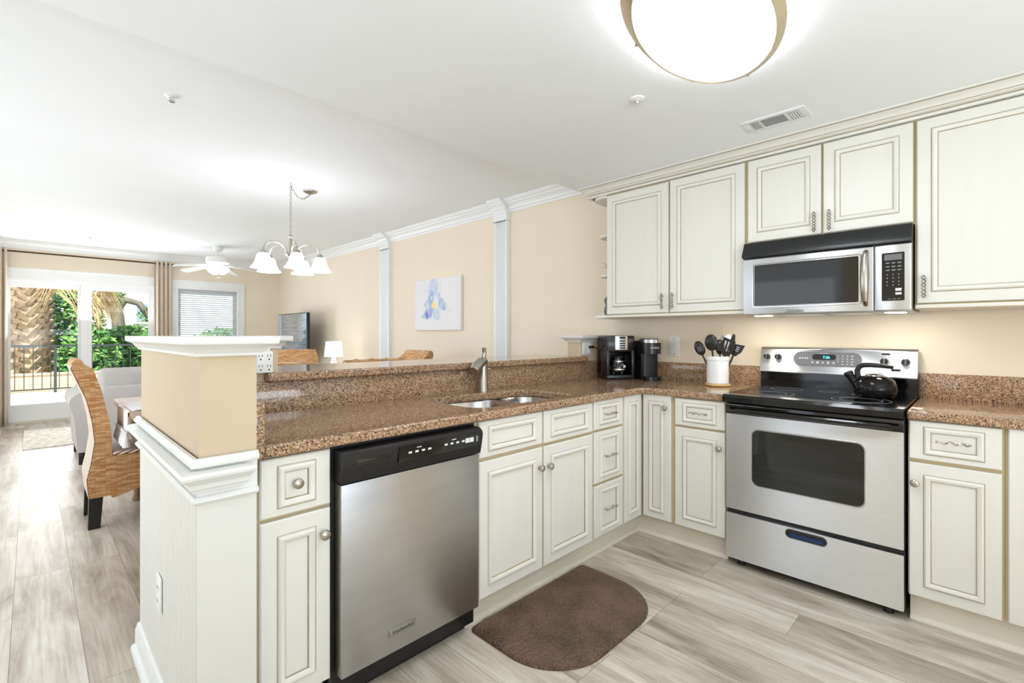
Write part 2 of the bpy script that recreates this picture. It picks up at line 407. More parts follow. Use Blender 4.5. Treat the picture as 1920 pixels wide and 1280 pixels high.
def tag(o, label=None, cat=None, group=None, kind=None):
    if label: o['label'] = label
    if cat: o['category'] = cat
    if group: o['group'] = group
    if kind: o['kind'] = kind
    return o
def wloc(o):
    v = Vector((0, 0, 0))
    while o: v = v + o.location; o = o.parent
    return v
def finish(name, m, origin, smooth=35):
    bm = m.bm
    bmesh.ops.translate(bm, verts=bm.verts, vec=-Vector(origin))
    bmesh.ops.recalc_face_normals(bm, faces=bm.faces)
    me = bpy.data.meshes.new(name)
    bm.to_mesh(me); bm.free()
    for k in m.mats: me.materials.append(MATS[k])
    if smooth:
        me.polygons.foreach_set('use_smooth', [True] * len(me.polygons))
        me.set_sharp_from_angle(angle=math.radians(smooth))
    return me
def part(name, m, parent, smooth=35):
    me = finish(name, m, wloc(parent), smooth)
    o = bpy.data.objects.new(name, me); COL.objects.link(o); o.parent = parent
    return o
def solo(name, m, label=None, cat=None, group=None, kind=None, smooth=35):
    vs = [v.co for v in m.bm.verts]
    c = Vector(((min(v.x for v in vs) + max(v.x for v in vs)) / 2, (min(v.y for v in vs) + max(v.y for v in vs)) / 2, min(v.z for v in vs)))
    if kind == 'structure': c = Vector((0, 0, 0))
    o = bpy.data.objects.new(name, finish(name, m, c, smooth)); COL.objects.link(o); o.location = c
    return tag(o, label, cat, group, kind)
def thing(name, label, cat, loc, group=None):
    o = bpy.data.objects.new(name, None); COL.objects.link(o); o.location = loc
    o.empty_display_size = 0.05
    return tag(o, label, cat, group)
def copy_tree(o, parent=None):
    c = o.copy(); COL.objects.link(c); c.parent = parent
    for ch in list(o.children): copy_tree(ch, c)
    return c
def dup(root, loc, rz=0.0, label=None):
    c = copy_tree(root); c.location = loc; c.rotation_euler = (0, 0, rz)
    if label: c['label'] = label
    return c
def text(s, size, origin, u, v, mat, parent, name='lettering', depth=0.0006, align='CENTER'):
    cu = bpy.data.curves.new('txt', 'FONT'); cu.body = s; cu.size = size; cu.extrude = depth; cu.align_x = align; cu.align_y = 'CENTER'
    t = bpy.data.objects.new('txt', cu); COL.objects.link(t)
    bpy.context.view_layer.update()
    me = bpy.data.meshes.new_from_object(t.evaluated_get(bpy.context.evaluated_depsgraph_get()))
    bpy.data.objects.remove(t); bpy.data.curves.remove(cu)
    u = Vector(u).normalized(); v = Vector(v).normalized(); n = u.cross(v)
    mt = Matrix((u, v, n)).transposed().to_4x4(); mt.translation = Vector(origin) - wloc(parent)
    me.transform(mt); me.name = name
    me.materials.clear(); me.materials.append(MATS[mat])
    o = bpy.data.objects.new(name, me); COL.objects.link(o); o.parent = parent
    return o
XY = lambda u, v, t: (u, v, t)
XZ = lambda u, v, t: (u, t, v)
YZ = lambda u, v, t: (t, u, v)
def rrect(u0, v0, u1, v1, r, n=5):
    pts = []
    for cx, cy, a0 in ((u1 - r, v0 + r, -PI / 2), (u1 - r, v1 - r, 0), (u0 + r, v1 - r, PI / 2), (u0 + r, v0 + r, PI)):
        for k in range(n + 1):
            a = a0 + PI / 2 * k / n; pts.append((cx + r * math.cos(a), cy + r * math.sin(a)))
    return pts
def place(root, deg):
    root.rotation_euler = (0, 0, math.radians(deg))

# ------------------------------------------------------------ the room
YF = 8.02; ZC = 2.555; ZK = 2.335; YS = 0.69; XL = -4.6; YB = -3.4
S = 'structure'
m = M('plank_floor'); m.box(XL - .1, YB - .1, -0.05, 0.1, YF + 0.1, 0.0); solo('floor', m, kind=S)
m = M('ceiling_paint'); m.box(XL - .1, YS, ZC, 0.1, YF + 0.1, ZC + 0.12); m.box(XL - .1, YB - .1, ZK, 0.1, YS, ZC + 0.12); solo('ceiling', m, kind=S)
m = M('wall_paint'); m.box(0, YB - .1, 0, 0.1, YF + 0.1, ZC); solo('wall_right', m, kind=S)
def holed_wall(name, axis, a0, a1, z1, holes, c0, c1):
    m = M('wall_paint'); cur = a0
    def bx(u0, u1, zz0, zz1):
        if u1 - u0 > 1e-4 and zz1 - zz0 > 1e-4:
            if axis == 'x': m.box(u0, c0, zz0, u1, c1, zz1)
            else: m.box(c0, u0, zz0, c1, u1, zz1)
    for u0, u1, h0, h1 in holes:
        bx(cur, u0, 0, z1); bx(u0, u1, 0, h0); bx(u0, u1, h1, z1); cur = u1
    bx(cur, a1, 0, z1); solo(name, m, kind=S)
holed_wall('wall_far', 'x', XL, 0, ZC, [(-3.56, -1.90, 0.02, 2.04), (-1.585, -0.715, 0.55, 2.0)], YF, YF + 0.1)
holed_wall('wall_left', 'y', YB, YF, ZC, [(-0.25, 1.1, 0.4, 2.2), (1.3, 5.3, 0.35, 2.0)], XL - 0.1, XL)  # unseen openings added for the fill lamps on the left
holed_wall('wall_back', 'x', XL, 0, ZC, [(-4.05, -1.15, 0.35, 2.32)], YB - 0.1, YB)  # opening invented behind the camera to admit fill light

# crown moulding in the living room
CROWN = [(0, 0), (0.010, 0), (0.013, 0.006), (0.013, 0.022), (0.024, 0.026), (0.026, 0.034), (0.034, 0.050), (0.048, 0.064), (0.066, 0.074), (0.070, 0.084), (0.084, 0.086), (0.092, 0.092), (0.095, 0.100), (0.1, 0.102), (0.1, 0.115), (0, 0.115)]
m = M('trim_white'); m.mould(CROWN, (0, YS + .001, 2.44), (0, YF, 2.44), (-1, 0, 0), 0, -1); solo('trim_1', m, kind=S)
m = M('trim_white'); m.mould(CROWN, (XL, YF, 2.44), (0, YF, 2.44), (0, -1, 0), 0, -1); solo('trim_2', m, kind=S)
# fluted pilasters with blocked crown
def pilaster(name, y0, y1):
    m = M('trim_white')
    n = 5; w = y1 - y0; prof = []
    d = 0.045
    pts = [(0, y0), (-d, y0), (-d, y0 + 0.02)]
    fw = (w - 0.04) / n
    for k in range(n):
        a = y0 + 0.02 + k * fw
        for t in range(1, 6):
            ang = PI * t / 6
            pts.append((-d + 0.017 * math.sin(ang), a + fw * 0.14 + fw * 0.72 * (1 - math.cos(ang)) / 2))
        pts.append((-d, a + fw))
    pts += [(-d, y1), (0, y1)]
    m.prism(pts, 0.14, 2.36, XY)
    m.box(-0.055, y0 - 0.01, 0, 0, y1 + 0.01, 0.14, 0.004)
    m.box(-0.054, y0 - 0.004, 2.36, 0, y1 + 0.004, 2.44); m.box(-0.058, y0 - 0.006, 2.36, 0, y1 + 0.006, 2.368)
    o = [(u + 0.05 if u > 0 else 0, z) for u, z in CROWN]
    m.mould(o, (0, y0 - 0.004, 2.44), (0, y1 + 0.004, 2.44), (-1, 0, 0))
    solo(name, m, kind=S)
pilaster('trim_3', 1.795, 1.975)
pilaster('trim_4', 3.98, 4.20)
BASE = [(0, 0), (0.018, 0), (0.018, 0.09), (0.012, 0.105), (0.008, 0.13), (0, 0.135)]
m = M('trim_white'); m.mould(BASE, (0, 1.98, 0), (0, 3.98, 0), (-1, 0, 0)); m.mould(BASE, (0, 4.21, 0), (0, YF - .02, 0), (-1, 0, 0)); solo('baseboard_right', m, kind=S)
m = M('trim_white'); m.mould(BASE, (XL, YF, 0), (-3.62, YF, 0), (0, -1, 0)); m.mould(BASE, (-1.86, YF, 0), (-0.02, YF, 0), (0, -1, 0)); solo('baseboard_far', m, kind=S)

# peninsula end wall and bar half wall
XA, XB = -3.0, -2.8625
YA, YC = -0.06, 0.87    # front and back of the end wall
m = M('column_shaded')
m.box(XA, YA, 0.916, XB, YC, 1.19); m.box(XB, 0.62, 0, -2.57, 0.74, 1.19)
m.box(-2.57, 0.62, 0, -0.43, 0.74, 1.045); m.box(-0.43, 0.62, 0, 0, 0.74, 1.19)
solo('wall_peninsula', m, kind=S)
m = M('wainscot_shaded')   # wainscot core with beadboard on the end
m.box(XA, YA, 0, XB, YC, 0.912)
m.box(XA - 0.004, YA - 0.004, 0, XB - .002, YC, 0.81)
k = YA + 0.02
while k < YC - 0.02:
    m.box(XA - 0.0053, k, 0.1, XA - 0.003, k + 0.0285, 0.80, 0.0008, 1); k += 0.032
solo('wall_peninsula_wainscot', m, kind=S)
CAP = [(0, 0), (0.010, 0), (0.012, 0.008), (0.018, 0.012), (0.026, 0.024), (0.044, 0.032), (0.046, 0.036), (0.046, 0.052), (0, 0.052)]
m = M('column_trim')
m.mould(CAP, (XA, YC, 1.184), (XA, YA, 1.184), (-1, 0, 0), -1, 1)
m.mould(CAP, (XA, YA, 1.184), (XB, YA, 1.184), (0, -1, 0), -1, 1)
m.mould(CAP, (XB, YA, 1.184), (XB, 0.62, 1.184), (1, 0, 0), -1, -1)
m.mould(CAP, (XB, 0.62, 1.184), (-2.57, 0.62, 1.184), (0, -1, 0), 1, 1)
m.mould(CAP, (-2.57, 0.62, 1.184), (-2.57, 0.74, 1.184), (1, 0, 0), -1, 1)
m.mould(CAP, (-2.57, 0.74, 1.184), (XB, 0.74, 1.184), (0, 1, 0), -1, -1)
m.mould(CAP, (XB, 0.74, 1.184), (XB, YC, 1.184), (1, 0, 0), 1, 1)
m.mould(CAP, (XB, YC, 1.184), (XA, YC, 1.184), (0, 1, 0), -1, 1)
m.box(XA, YA, 1.19, XB, YC, 1.236); m.box(XB, 0.62, 1.19, -2.57, 0.74, 1.236)
solo('trim_5', m, kind=S)
m = M('column_trim')
m.mould(CAP, (-0.43, 0.74, 1.184), (-0.43, 0.62, 1.184), (-1, 0, 0), -1, 1)
m.mould(CAP, (-0.43, 0.62, 1.184), (0, 0.62, 1.184), (0, -1, 0), -1, 0)
m.mould(CAP, (0, 0.74, 1.184), (-0.43, 0.74, 1.184), (0, 1, 0), 0, 1)
m.box(-0.43, 0.62, 1.19, 0, 0.74, 1.236)
solo('trim_6', m, kind=S)
# chair rail: top strip, big ogee, lower bead
TOPS = [(0, 0), (0.016, 0), (0.018, 0.004), (0.018, 0.010), (0.012, 0.016), (0.010, 0.022), (0, 0.022)]
OGEE = [(0, 0), (0.012, 0), (0.014, 0.006), (0.020, 0.010), (0.022, 0.022), (0.034, 0.034), (0.042, 0.040), (0.044, 0.047), (0.040, 0.054), (0, 0.058)]
BEAD = [(0, 0), (0.008, 0), (0.014, 0.006), (0.014, 0.012), (0.008, 0.018), (0, 0.018)]
m = M('column_trim')
m.box(XA - 0.006, YA - 0.006, 0.80, XB, YC, 0.912)
for prof, z in ((TOPS, 0.898), (OGEE, 0.834), (BEAD, 0.802)):
    x1 = XB - 0.032 if prof is OGEE else XB
    m.mould(prof, (XA - .006, YC, z), (XA - .006, YA - .006, z), (-1, 0, 0), 0, 1)
    m.mould(prof, (XA - .006, YA - .006, z), (x1 - (0.004 if prof is OGEE else 0), YA - .006, z), (0, -1, 0), -1, 0.5 if prof is OGEE else 0)
solo('trim_7', m, kind=S)
PB = [(0, 0), (0.030, 0), (0.030, 0.012), (0.026, 0.02), (0.016, 0.024), (0.016, 0.078), (0.011, 0.09), (0.009, 0.100), (0, 0.104)]
m = M('column_trim')
m.mould(PB, (XA - .004, YC, 0), (XA - .004, YA - .004, 0), (-1, 0, 0), 0, 1)
m.mould(PB, (XA - .004, YA - .004, 0), (XB, YA - .004, 0), (0, -1, 0), -1, 0)
solo('baseboard_peninsula', m, kind=S)
# toe kicks under the base cabinets
m = M('toe_paint')
SHOE = [(0, 0), (0.016, 0), (0.014, 0.010), (0.008, 0.017), (0, 0.02)]
m.box(-1.985, 0.06, 0, -0.585, 0.08, 0.118); m.mould(SHOE, (-2.02, 0.06, 0), (-0.585, 0.06, 0), (0, -1, 0), 0, -1)
m.box(-2.860, 0.06, 0, -2.622, 0.08, 0.118)
solo('baseboard_cabinets_left', m, kind=S)
m = M('toe_paint')
m.box(-0.585, 0.08, 0, -0.565, -0.508, 0.118); m.mould(SHOE, (-0.585, 0.06, 0), (-0.585, -0.508, 0), (-1, 0, 0), 1, 0)
m.box(-0.585, -1.282, 0, -0.565, -2.3, 0.118); m.mould(SHOE, (-0.585, -1.282, 0), (-0.585, -2.3, 0), (-1, 0, 0), 0, 0)
solo('baseboard_cabinets_right', m, kind=S)

# glass sliding door
m = M('trim_white')
for x in (-3.65, -1.92): m.box(x, YF - 0.02, 0, x + 0.09 if x < -3 else x + 0.09, YF, 2.03)
m.box(-3.65, YF - 0.02, 2.03, -1.83, YF, 2.165); m.box(-3.66, YF - 0.03, 2.145, -1.82, YF, 2.175, 0.004)
solo('trim_8', m, kind=S)
d1 = thing('door_1', None, None, (-2.73, YF, 0)); d1['kind'] = S
m = M('trim_white')
m.box(-3.56, YF + 0.005, 2.0, -1.90, YF + 0.095, 2.04); m.box(-3.56, YF + 0.005, 0.02, -3.535, YF + 0.095, 2.0); m.box(-1.925, YF + 0.005, 0.02, -1.90, YF + 0.095, 2.0)
m.use('toe_paint').box(-3.56, YF - 0.01, 0.0, -1.90, YF + 0.095, 0.03)
part('door_frame', m, d1)
for x0, x1, gx0, gx1, yy in ((-3.535, -2.69, -3.51, -2.82, 0.055), (-2.79, -1.925, -2.665, -1.98, 0.015)):
    m = M('trim_white'); y0, y1 = YF + yy, YF + yy + 0.032
    m.box(x0, y0, 0.03, gx0, y1, 2.0); m.box(gx1, y0, 0.03, x1, y1, 2.0); m.box(gx0, y0, 0.03, gx1, y1, 0.255); m.box(gx0, y0, 1.908, gx1, y1, 2.0)
    p = part('door_panel', m, d1)
    g = M('window_glass'); g.box(gx0, y0 + 0.013, 0.255, gx1, y0 + 0.017, 1.908); part('pane', g, p)
# far window with its casing and blind
m = M('trim_white')
m.box(-1.675, YF - 0.025, 0.45, -1.585, YF, 2.0, 0.006); m.box(-0.715, YF - 0.025, 0.45, -0.588, YF, 2.0, 0.006)
m.box(-1.675, YF - 0.027, 2.0, -0.588, YF, 2.155, 0.006); m.box(-1.62, YF - 0.035, 0.55, -1.597, YF - .02, 2.03, .003); m.box(-0.703, YF - 0.035, 0.55, -0.68, YF - .02, 2.03, .003); m.box(-1.597, YF - 0.035, 2.012, -0.703, YF - .02, 2.03, .003); m.box(-1.7, YF - 0.06, 0.50, -0.56, YF, 0.55, 0.006)
solo('trim_9', m, kind=S)
w1 = thing('window_1', None, None, (-1.15, YF, 0.55)); w1['kind'] = S
m = M('trim_white')
m.box(-1.585, YF + 0.03, 0.55, -1.545, YF + 0.09, 2.0); m.box(-0.755, YF + 0.03, 0.55, -0.715, YF + 0.09, 2.0); m.box(-1.545, YF + 0.03, 0.55, -0.755, YF + 0.09, 0.6); m.box(-1.545, YF + 0.03, 1.95, -0.755, YF + 0.09, 2.0)
part('window_frame', m, w1)
m = M('window_glass'); m.box(-1.545, YF + 0.058, 0.6, -0.755, YF + 0.062, 1.95); part('pane', m, w1)
bl = thing('window_blind', 'white horizontal slat blind lowered in the far window', 'blind', (-1.15, YF + 0.012, 0.58))
m = M('blind_white'); m.box(-1.58, YF - 0.005, 1.955, -0.72, YF + 0.028, 1.998, 0.003); part('headrail', m, bl)
m = M('blind_white'); z = 0.60
while z < 1.95:
    m.obox((-1.15, YF + 0.011, z), (1, 0, 0), (0, 0.88, 0.47), (0, -0.47, 0.88), 0.42, 0.0175, 0.0012); z += 0.036
part('slats', m, bl, 0)
m = M('blind_white'); m.box(-1.575, YF - 0.002, 0.57, -0.725, YF + 0.024, 0.588, 0.003); part('bottom_rail', m, bl)

m = M('terrace'); m.box(-9, YF + 0.1, -0.15, 3, 13.2, -0.01); solo('terrace_floor', m, kind=S)
m = M('ground_green'); m.box(-30, 13.2, -0.3, 25, 60, -0.15); solo('ground', m, kind=S)
rl = thing('terrace_railing', 'black metal balustrade along the terrace edge outside the glass door', 'railing', (-3, 12.8, -0.01))
m = M('rail_black'); m.box(-8, 12.78, 0.98, 2, 12.82, 1.02); part('top_rail', m, rl)
m = M('rail_black'); m.box(-8, 12.785, 0.06, 2, 12.815, 0.09); part('bottom_rail', m, rl)
for x in (-7.4, -5.17, -2.94, -0.71, 1.5):
    m = M('rail_black'); m.box(x - .025, 12.775, -0.01, x + .025, 12.825, 0.98); part('post', m, rl)
m = M('rail_black'); x = -4.9
while x < -0.6:
    if abs(x + 2.94) > 0.05: m.cyl((x, 12.8, 0.09), (x, 12.8, 0.98), 0.008, seg=6)
    x += 0.135
b = part('balusters', m, rl); b['kind'] = 'stuff'
m = M('planter_wood'); m.box(-5.6, 13.5, -0.15, -2.0, 13.56, 0.36); m.box(-5.6, 13.47, 0.34, -2.0, 13.6, 0.38)
solo('planter_wall', m, 'low tan timber wall behind the terrace railing', 'garden wall')
# palm
pt = thing('palm_tree', 'thick palm tree with dry hanging fronds behind the terrace railing', 'palm tree', (-3.35, 15.2, -0.15))
m = M('palm_boot'); m.cyl((-3.35, 15.2, -0.15), (-3.5, 15.25, 3.4), 0.40, 0.46, 20)
for ring in range(26):
    z = -0.05 + ring * 0.13
    for k in range(14):
        a = 2 * PI * (k + 0.5 * (ring % 2)) / 14
        cx = -3.35 - 0.15 * (z / 3.4); r = 0.42 + 0.02 * z
        d = Vector((math.cos(a), math.sin(a), 0)); t = Vector((-math.sin(a), math.cos(a), 0))
        up = (Vector((0, 0, 1)) * 0.85 + d * 0.5 + t * (0.45 if (k % 2) else -0.45)).normalized()
        m.obox(Vector((cx, 15.22, z)) + d * r, t, d, up, 0.055, 0.03, 0.15)
part('trunk', m, pt, 0)
def frond(base, ang, droop, length, mat, wleaf):
    m = M(mat); pts = []
    d = Vector((math.cos(ang), math.sin(ang), 0)); p = Vector(base); el = 0.5
    n = 12
    for i in range(n + 1):
        pts.append(p.copy()); el -= droop / n
        p = p + (d * math.cos(el) + Vector((0, 0, math.sin(el)))) * (length / n)
    m.tube(pts, [0.025 * (1 - 0.8 * i / n) + 0.004 for i in range(n + 1)], 5)
    side = Vector((-d.y, d.x, 0))
    for i in range(3, n + 1):
        for sgn in (-1, 1):
            for q in range(3):
                o = pts[i] + (pts[i] - pts[i - 1]) * (q / 3.0)
                tip = o + side * sgn * random.uniform(0.25, 0.5) + d * 0.25 + Vector((0, 0, -random.uniform(0.4, 0.95)))
                w = (pts[i] - pts[i - 1]).normalized() * wleaf
                mid = (o + tip) / 2 + Vector((0, 0, 0.1))
                m.quad(o - w, o + w, mid + w, mid - w); m.quad(mid - w, mid + w, tip + w * .1, tip - w * .1)
    return m
for k, (fx, fz, fa, dr_, ln, dry) in enumerate(((-3.1, 3.3, -1.35, 2.3, 1.7, 1), (-2.95, 3.4, -0.5, 2.5, 1.9, 1), (-2.9, 3.5, 0.2, 2.2, 1.9, 0), (-2.85, 3.5, -0.2, 2.6, 2.0, 1), (-3.0, 3.6, -0.9, 2.0, 2.0, 0), (-3.0, 3.7, -0.1, 1.5, 2.3, 0),
        (-3.0, 3.7, 0.5, 1.6, 2.2, 0), (-3.4, 3.6, 1.6, 1.6, 2.0, 0), (-3.9, 3.6, 2.6, 1.4, 1.9, 0), (-2.9, 3.3, -1.0, 2.6, 1.9, 1), (-2.9, 3.3, 0.0, 2.8, 1.9, 1))):
    part('frond', frond((fx, 15.2, fz), fa, dr_, ln, 'frond_dry' if dry else 'frond_green', 0.022), pt, 0)
def leaf_cloud(m, c, rx, ry, rz, n, size, mats):
    for k in range(n):
        while True:
            p = Vector((random.uniform(-1, 1), random.uniform(-1, 1), random.uniform(-1, 1)))
            if 0.35 < p.length < 1: break
        o = Vector(c) + Vector((p.x * rx, p.y * ry, p.z * rz))
        a = Vector((random.gauss(0, 1), random.gauss(0, 1), random.gauss(0, .6))).normalized(); b_ = a.orthogonal().normalized()
        s_ = size * random.uniform(.6, 1.3)
        m.use(mats[0] if random.random() < .6 else mats[1])
        m.quad(o - a * s_, o + b_ * s_ * .45, o + a * s_, o - b_ * s_ * .45)
def shrub(x, y, rx, ry, h, n, label):
    t = thing('shrub', label, 'shrub', (x, y, -0.15), 'shrubs beyond the terrace')
    m = M('bark'); m.tube([(x, y, -0.15), (x + .05, y, h * 0.3), (x, y + .05, h * .6)], [0.06, 0.05, 0.02], 6)
    for q in range(4):
        a = q * 1.6; m.tube([(x, y, h * .25), (x + rx * .5 * math.cos(a), y + ry * .5 * math.sin(a), h * .7)], [0.03, 0.01], 5)
    part('stem', m, t)
    m = M('leaf_green'); leaf_cloud(m, (x, y, h * 0.5 - .1), rx, ry, h * 0.55, n, 0.11, ('leaf_green', 'leaf_light')); part('foliage', m, t, 0)
shrub(-4.75, 15.2, 0.75, 0.8, 2.0, 1700, 'green shrub left of the palm trunk beyond the terrace')
shrub(-2.25, 14.6, 0.6, 0.5, 1.5, 1700, 'green shrub just right of the palm trunk behind the railing')
shrub(-1.25, 16.3, 0.95, 0.8, 1.55, 2300, 'tall green shrub under the oak limb behind the railing')
shrub(1.2, 16.2, 1.15, 0.8, 1.5, 2000, 'low green shrub in front of the white building')
shrub(-3.0, 17.6, 1.3, 0.7, 2.9, 2600, 'tall green shrub behind the palm trunk in the left door pane')
shrub(-6.9, 16.0, 1.2, 0.9, 2.4, 1800, 'big green shrub at the far left end of the terrace')
tr = thing('oak_tree', 'grey trunked tree with a bent limb seen through the right door pane', 'tree', (-0.6, 18.0, -0.15))
m = M('bark_grey'); m.tube([(-1.38, 18, -0.15), (-1.32, 18, 1.2), (-1.4, 18, 2.0), (-1.7, 18.1, 2.9), (-1.9, 18.2, 4.0)], [.22, .18, .16, .14, .1], 10); m.tube([(-1.42, 18, 2.0), (-1.2, 18, 2.36), (-.85, 17.9, 2.25), (-.62, 17.9, 1.85), (-.3, 17.9, 1.6)], [.13, .12, .10, .09, .05], 10)
part('trunk', m, tr)
m = M('leaf_green'); leaf_cloud(m, (-1.2, 18.6, 4.3), 2.4, 1.4, 1.2, 2400, 0.14, ('leaf_green', 'leaf_light')); leaf_cloud(m, (-2.0, 18.3, 2.6), .8, .5, .7, 500, .1, ('leaf_green', 'leaf_light')); leaf_cloud(m, (-.55, 17.9, 1.9), .35, .3, .3, 120, .08, ('leaf_green', 'leaf_light')); part('foliage', m, tr, 0)
bd = thing('white_building', 'white house wall with one window behind the garden shrubs', 'building', (1.5, 27, -0.15))
m = M('building_white'); m.box(-1.6, 26, -0.15, 12, 33, 9); m.box(-1.7, 25.9, 3.35, 12, 26, 3.5); part('wall', m, bd)
m = M('trim_white'); m.box(-.05, 25.9, 1.75, 0.95, 26, 2.75); wf = part('window_frame', m, bd)
m = M('window_blue'); m.box(.05, 25.88, 1.85, 0.85, 25.9, 2.65); part('pane', m, wf)

def front(m, o, U, N, w, h, bw=0.047, d0=0.019, mat='cabinet_paint', bh=None):
    """raised-moulding cabinet front: o lower-left corner on the face plane, U to the right, N outwards"""
    o = Vector(o); U = Vector(U); N = Vector(N); Z = Vector((0, 0, 1))
    bands = [(0, -d0, None), (0, -0.004, mat), (0.004, 0, mat), (bw, 0, mat), (bw + .0022, -.0008, 'glaze'), (bw + .005, .007, mat), (bw + .010, .0105, mat),
             (bw + .016, .0085, mat), (bw + .024, .002, mat), (bw + .0265, -.003, 'glaze'), (bw + .028, -.003, mat)]
    prev = None
    for ins, dep, mt in bands:
        iv = ins if bh is None or ins < bw else ins - bw + bh
        L = [m.bm.verts.new(o + U * u + Z * z + N * dep) for u, z in ((ins, iv), (w - ins, iv), (w - ins, h - iv), (ins, h - iv))]
        if prev:
            m.use(mt)
            for k in range(4): m.face([prev[k], prev[(k + 1) % 4], L[(k + 1) % 4], L[k]])
        else:
            m.use(mat); m.face(L[::-1])
        prev = L
    m.use(mat); m.face(prev)
def knob(parent, p, N):
    m = M('nickel')
    m.lathe([(0, 0), (.009, 0), (.007, .004), (.005, .010), (.007, .014), (.015, .018), (.0165, .022), (.015, .027), (.009, .031), (0, .0325)], p, N, 18)
    part('knob', m, parent)
def pull(parent, c, D, N, L=0.1, twist=False):
    c = Vector(c); D = Vector(D); N = Vector(N); T = N.cross(D)
    m = M('nickel' if not twist else 'pewter')
    for sg in ((1, -1) if twist else (1,)):
        am = 0.0075 if twist else 0.0045
        pts = [c + N * 0.024 + D * (L * (t / 36 - .5)) + T * (sg * am * math.sin(6 * PI * t / 36)) + N * (sg * .002 * math.cos(6 * PI * t / 36)) for t in range(37)]
        m.tube(pts, 0.0024 if twist else 0.0032, 6)
    for e in (-0.36, 0.36):
        m.cyl(c + D * (L * e), c + D * (L * e) + N * 0.024, 0.003, seg=8)
    for e in (-.5, .5): m.lathe([(0, -.005), (.005, -.001), (.005, .003), (0, .005)], c + N * 0.024 + D * (L * e), D, 8)
    part('pull', m, parent)
PU, PN = (1, 0, 0), (0, -1, 0)      # peninsula fronts face -y
RU, RN = (0, -1, 0), (-1, 0, 0)     # right wall fronts face -x
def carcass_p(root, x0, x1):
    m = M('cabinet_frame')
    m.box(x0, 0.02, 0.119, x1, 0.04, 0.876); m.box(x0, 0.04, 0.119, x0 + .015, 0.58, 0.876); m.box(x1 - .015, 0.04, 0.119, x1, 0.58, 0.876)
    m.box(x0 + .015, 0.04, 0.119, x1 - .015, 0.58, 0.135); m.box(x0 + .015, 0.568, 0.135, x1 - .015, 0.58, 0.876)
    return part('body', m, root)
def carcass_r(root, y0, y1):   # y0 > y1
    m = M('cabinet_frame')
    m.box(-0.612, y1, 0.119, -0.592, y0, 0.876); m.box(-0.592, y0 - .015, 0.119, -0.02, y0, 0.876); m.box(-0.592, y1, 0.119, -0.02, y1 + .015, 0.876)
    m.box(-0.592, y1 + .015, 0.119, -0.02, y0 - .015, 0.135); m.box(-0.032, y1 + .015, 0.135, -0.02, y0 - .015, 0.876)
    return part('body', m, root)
def pfront(root, name, x0, x1, z0, z1, bw=.047):
    m = M('cabinet_paint'); front(m, (x0, 0, z0), PU, PN, x1 - x0, z1 - z0, bw, bh=.023 if z1 - z0 < .17 or name.startswith('drawer') else None); return part(name, m, root, 30)
def rfront(root, name, y0, y1, z0, z1, bw=.047):
    m = M('cabinet_paint'); front(m, (-0.632, y0, z0), RU, RN, y0 - y1, z1 - z0, bw, bh=.022 if name == 'drawer' else None); return part(name, m, root, 30)

c = thing('base_cabinet', 'narrow cream base cabinet between the column and the dishwasher', 'cabinet', (-2.728, 0.02, 0.119))
carcass_p(c, -2.860, -2.616)
d = pfront(c, 'drawer', -2.835, -2.622, 0.692, 0.869); knob(d, (-2.731, 0.003, 0.784), PN)
d = pfront(c, 'door', -2.835, -2.622, 0.122, 0.680); knob(d, (-2.648, 0, 0.602), PN)

c = thing('sink_cabinet', 'cream double-door base cabinet under the sink', 'cabinet', (-1.567, 0.02, 0.119))
carcass_p(c, -1.99, -1.150)
pfront(c, 'drawer_front', -1.977, -1.572, 0.716, 0.872); pfront(c, 'drawer_front', -1.560, -1.158, 0.714, 0.872)
d = pfront(c, 'door', -1.977, -1.572, 0.118, 0.699); knob(d, (-1.597, 0, 0.606), PN)
d = pfront(c, 'door', -1.560, -1.158, 0.118, 0.699); knob(d, (-1.530, 0, 0.602), PN)
m = M('print_white'); m.box(-1.478, -0.0012, 0.653, -1.355, -0.0002, 0.669); s = part('sticker', m, d); s['label'] = 'small white paper sticker'

c = thing('drawer_cabinet', 'narrow cream base cabinet with three stacked drawers', 'cabinet', (-0.996, 0.02, 0.119))
carcass_p(c, -1.149, -0.843)
for z0, z1 in ((0.716, 0.876), (0.421, 0.702), (0.122, 0.406)):
    d = pfront(c, 'drawer', -1.142, -0.852, z0, z1); pull(d, (-1.0, 0.003, (z0 + z1) / 2), (1, 0, 0), PN, 0.11)

c = thing('corner_cabinet', 'cream corner base cabinet with folding narrow doors in the inner corner', 'cabinet', (-0.632, 0.02, 0.119))
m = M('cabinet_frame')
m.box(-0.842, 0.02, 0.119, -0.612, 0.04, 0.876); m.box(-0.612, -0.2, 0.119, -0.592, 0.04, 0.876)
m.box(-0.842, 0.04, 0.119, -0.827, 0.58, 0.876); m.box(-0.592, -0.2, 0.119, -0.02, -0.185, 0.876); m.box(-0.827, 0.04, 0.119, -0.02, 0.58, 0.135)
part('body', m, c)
pfront(c, 'door', -0.831, -0.637, 0.122, 0.876, .04)
d = rfront(c, 'door', -0.005, -0.187, 0.122, 0.876, .04); knob(d, (-0.632, -0.158, 0.802), RN)

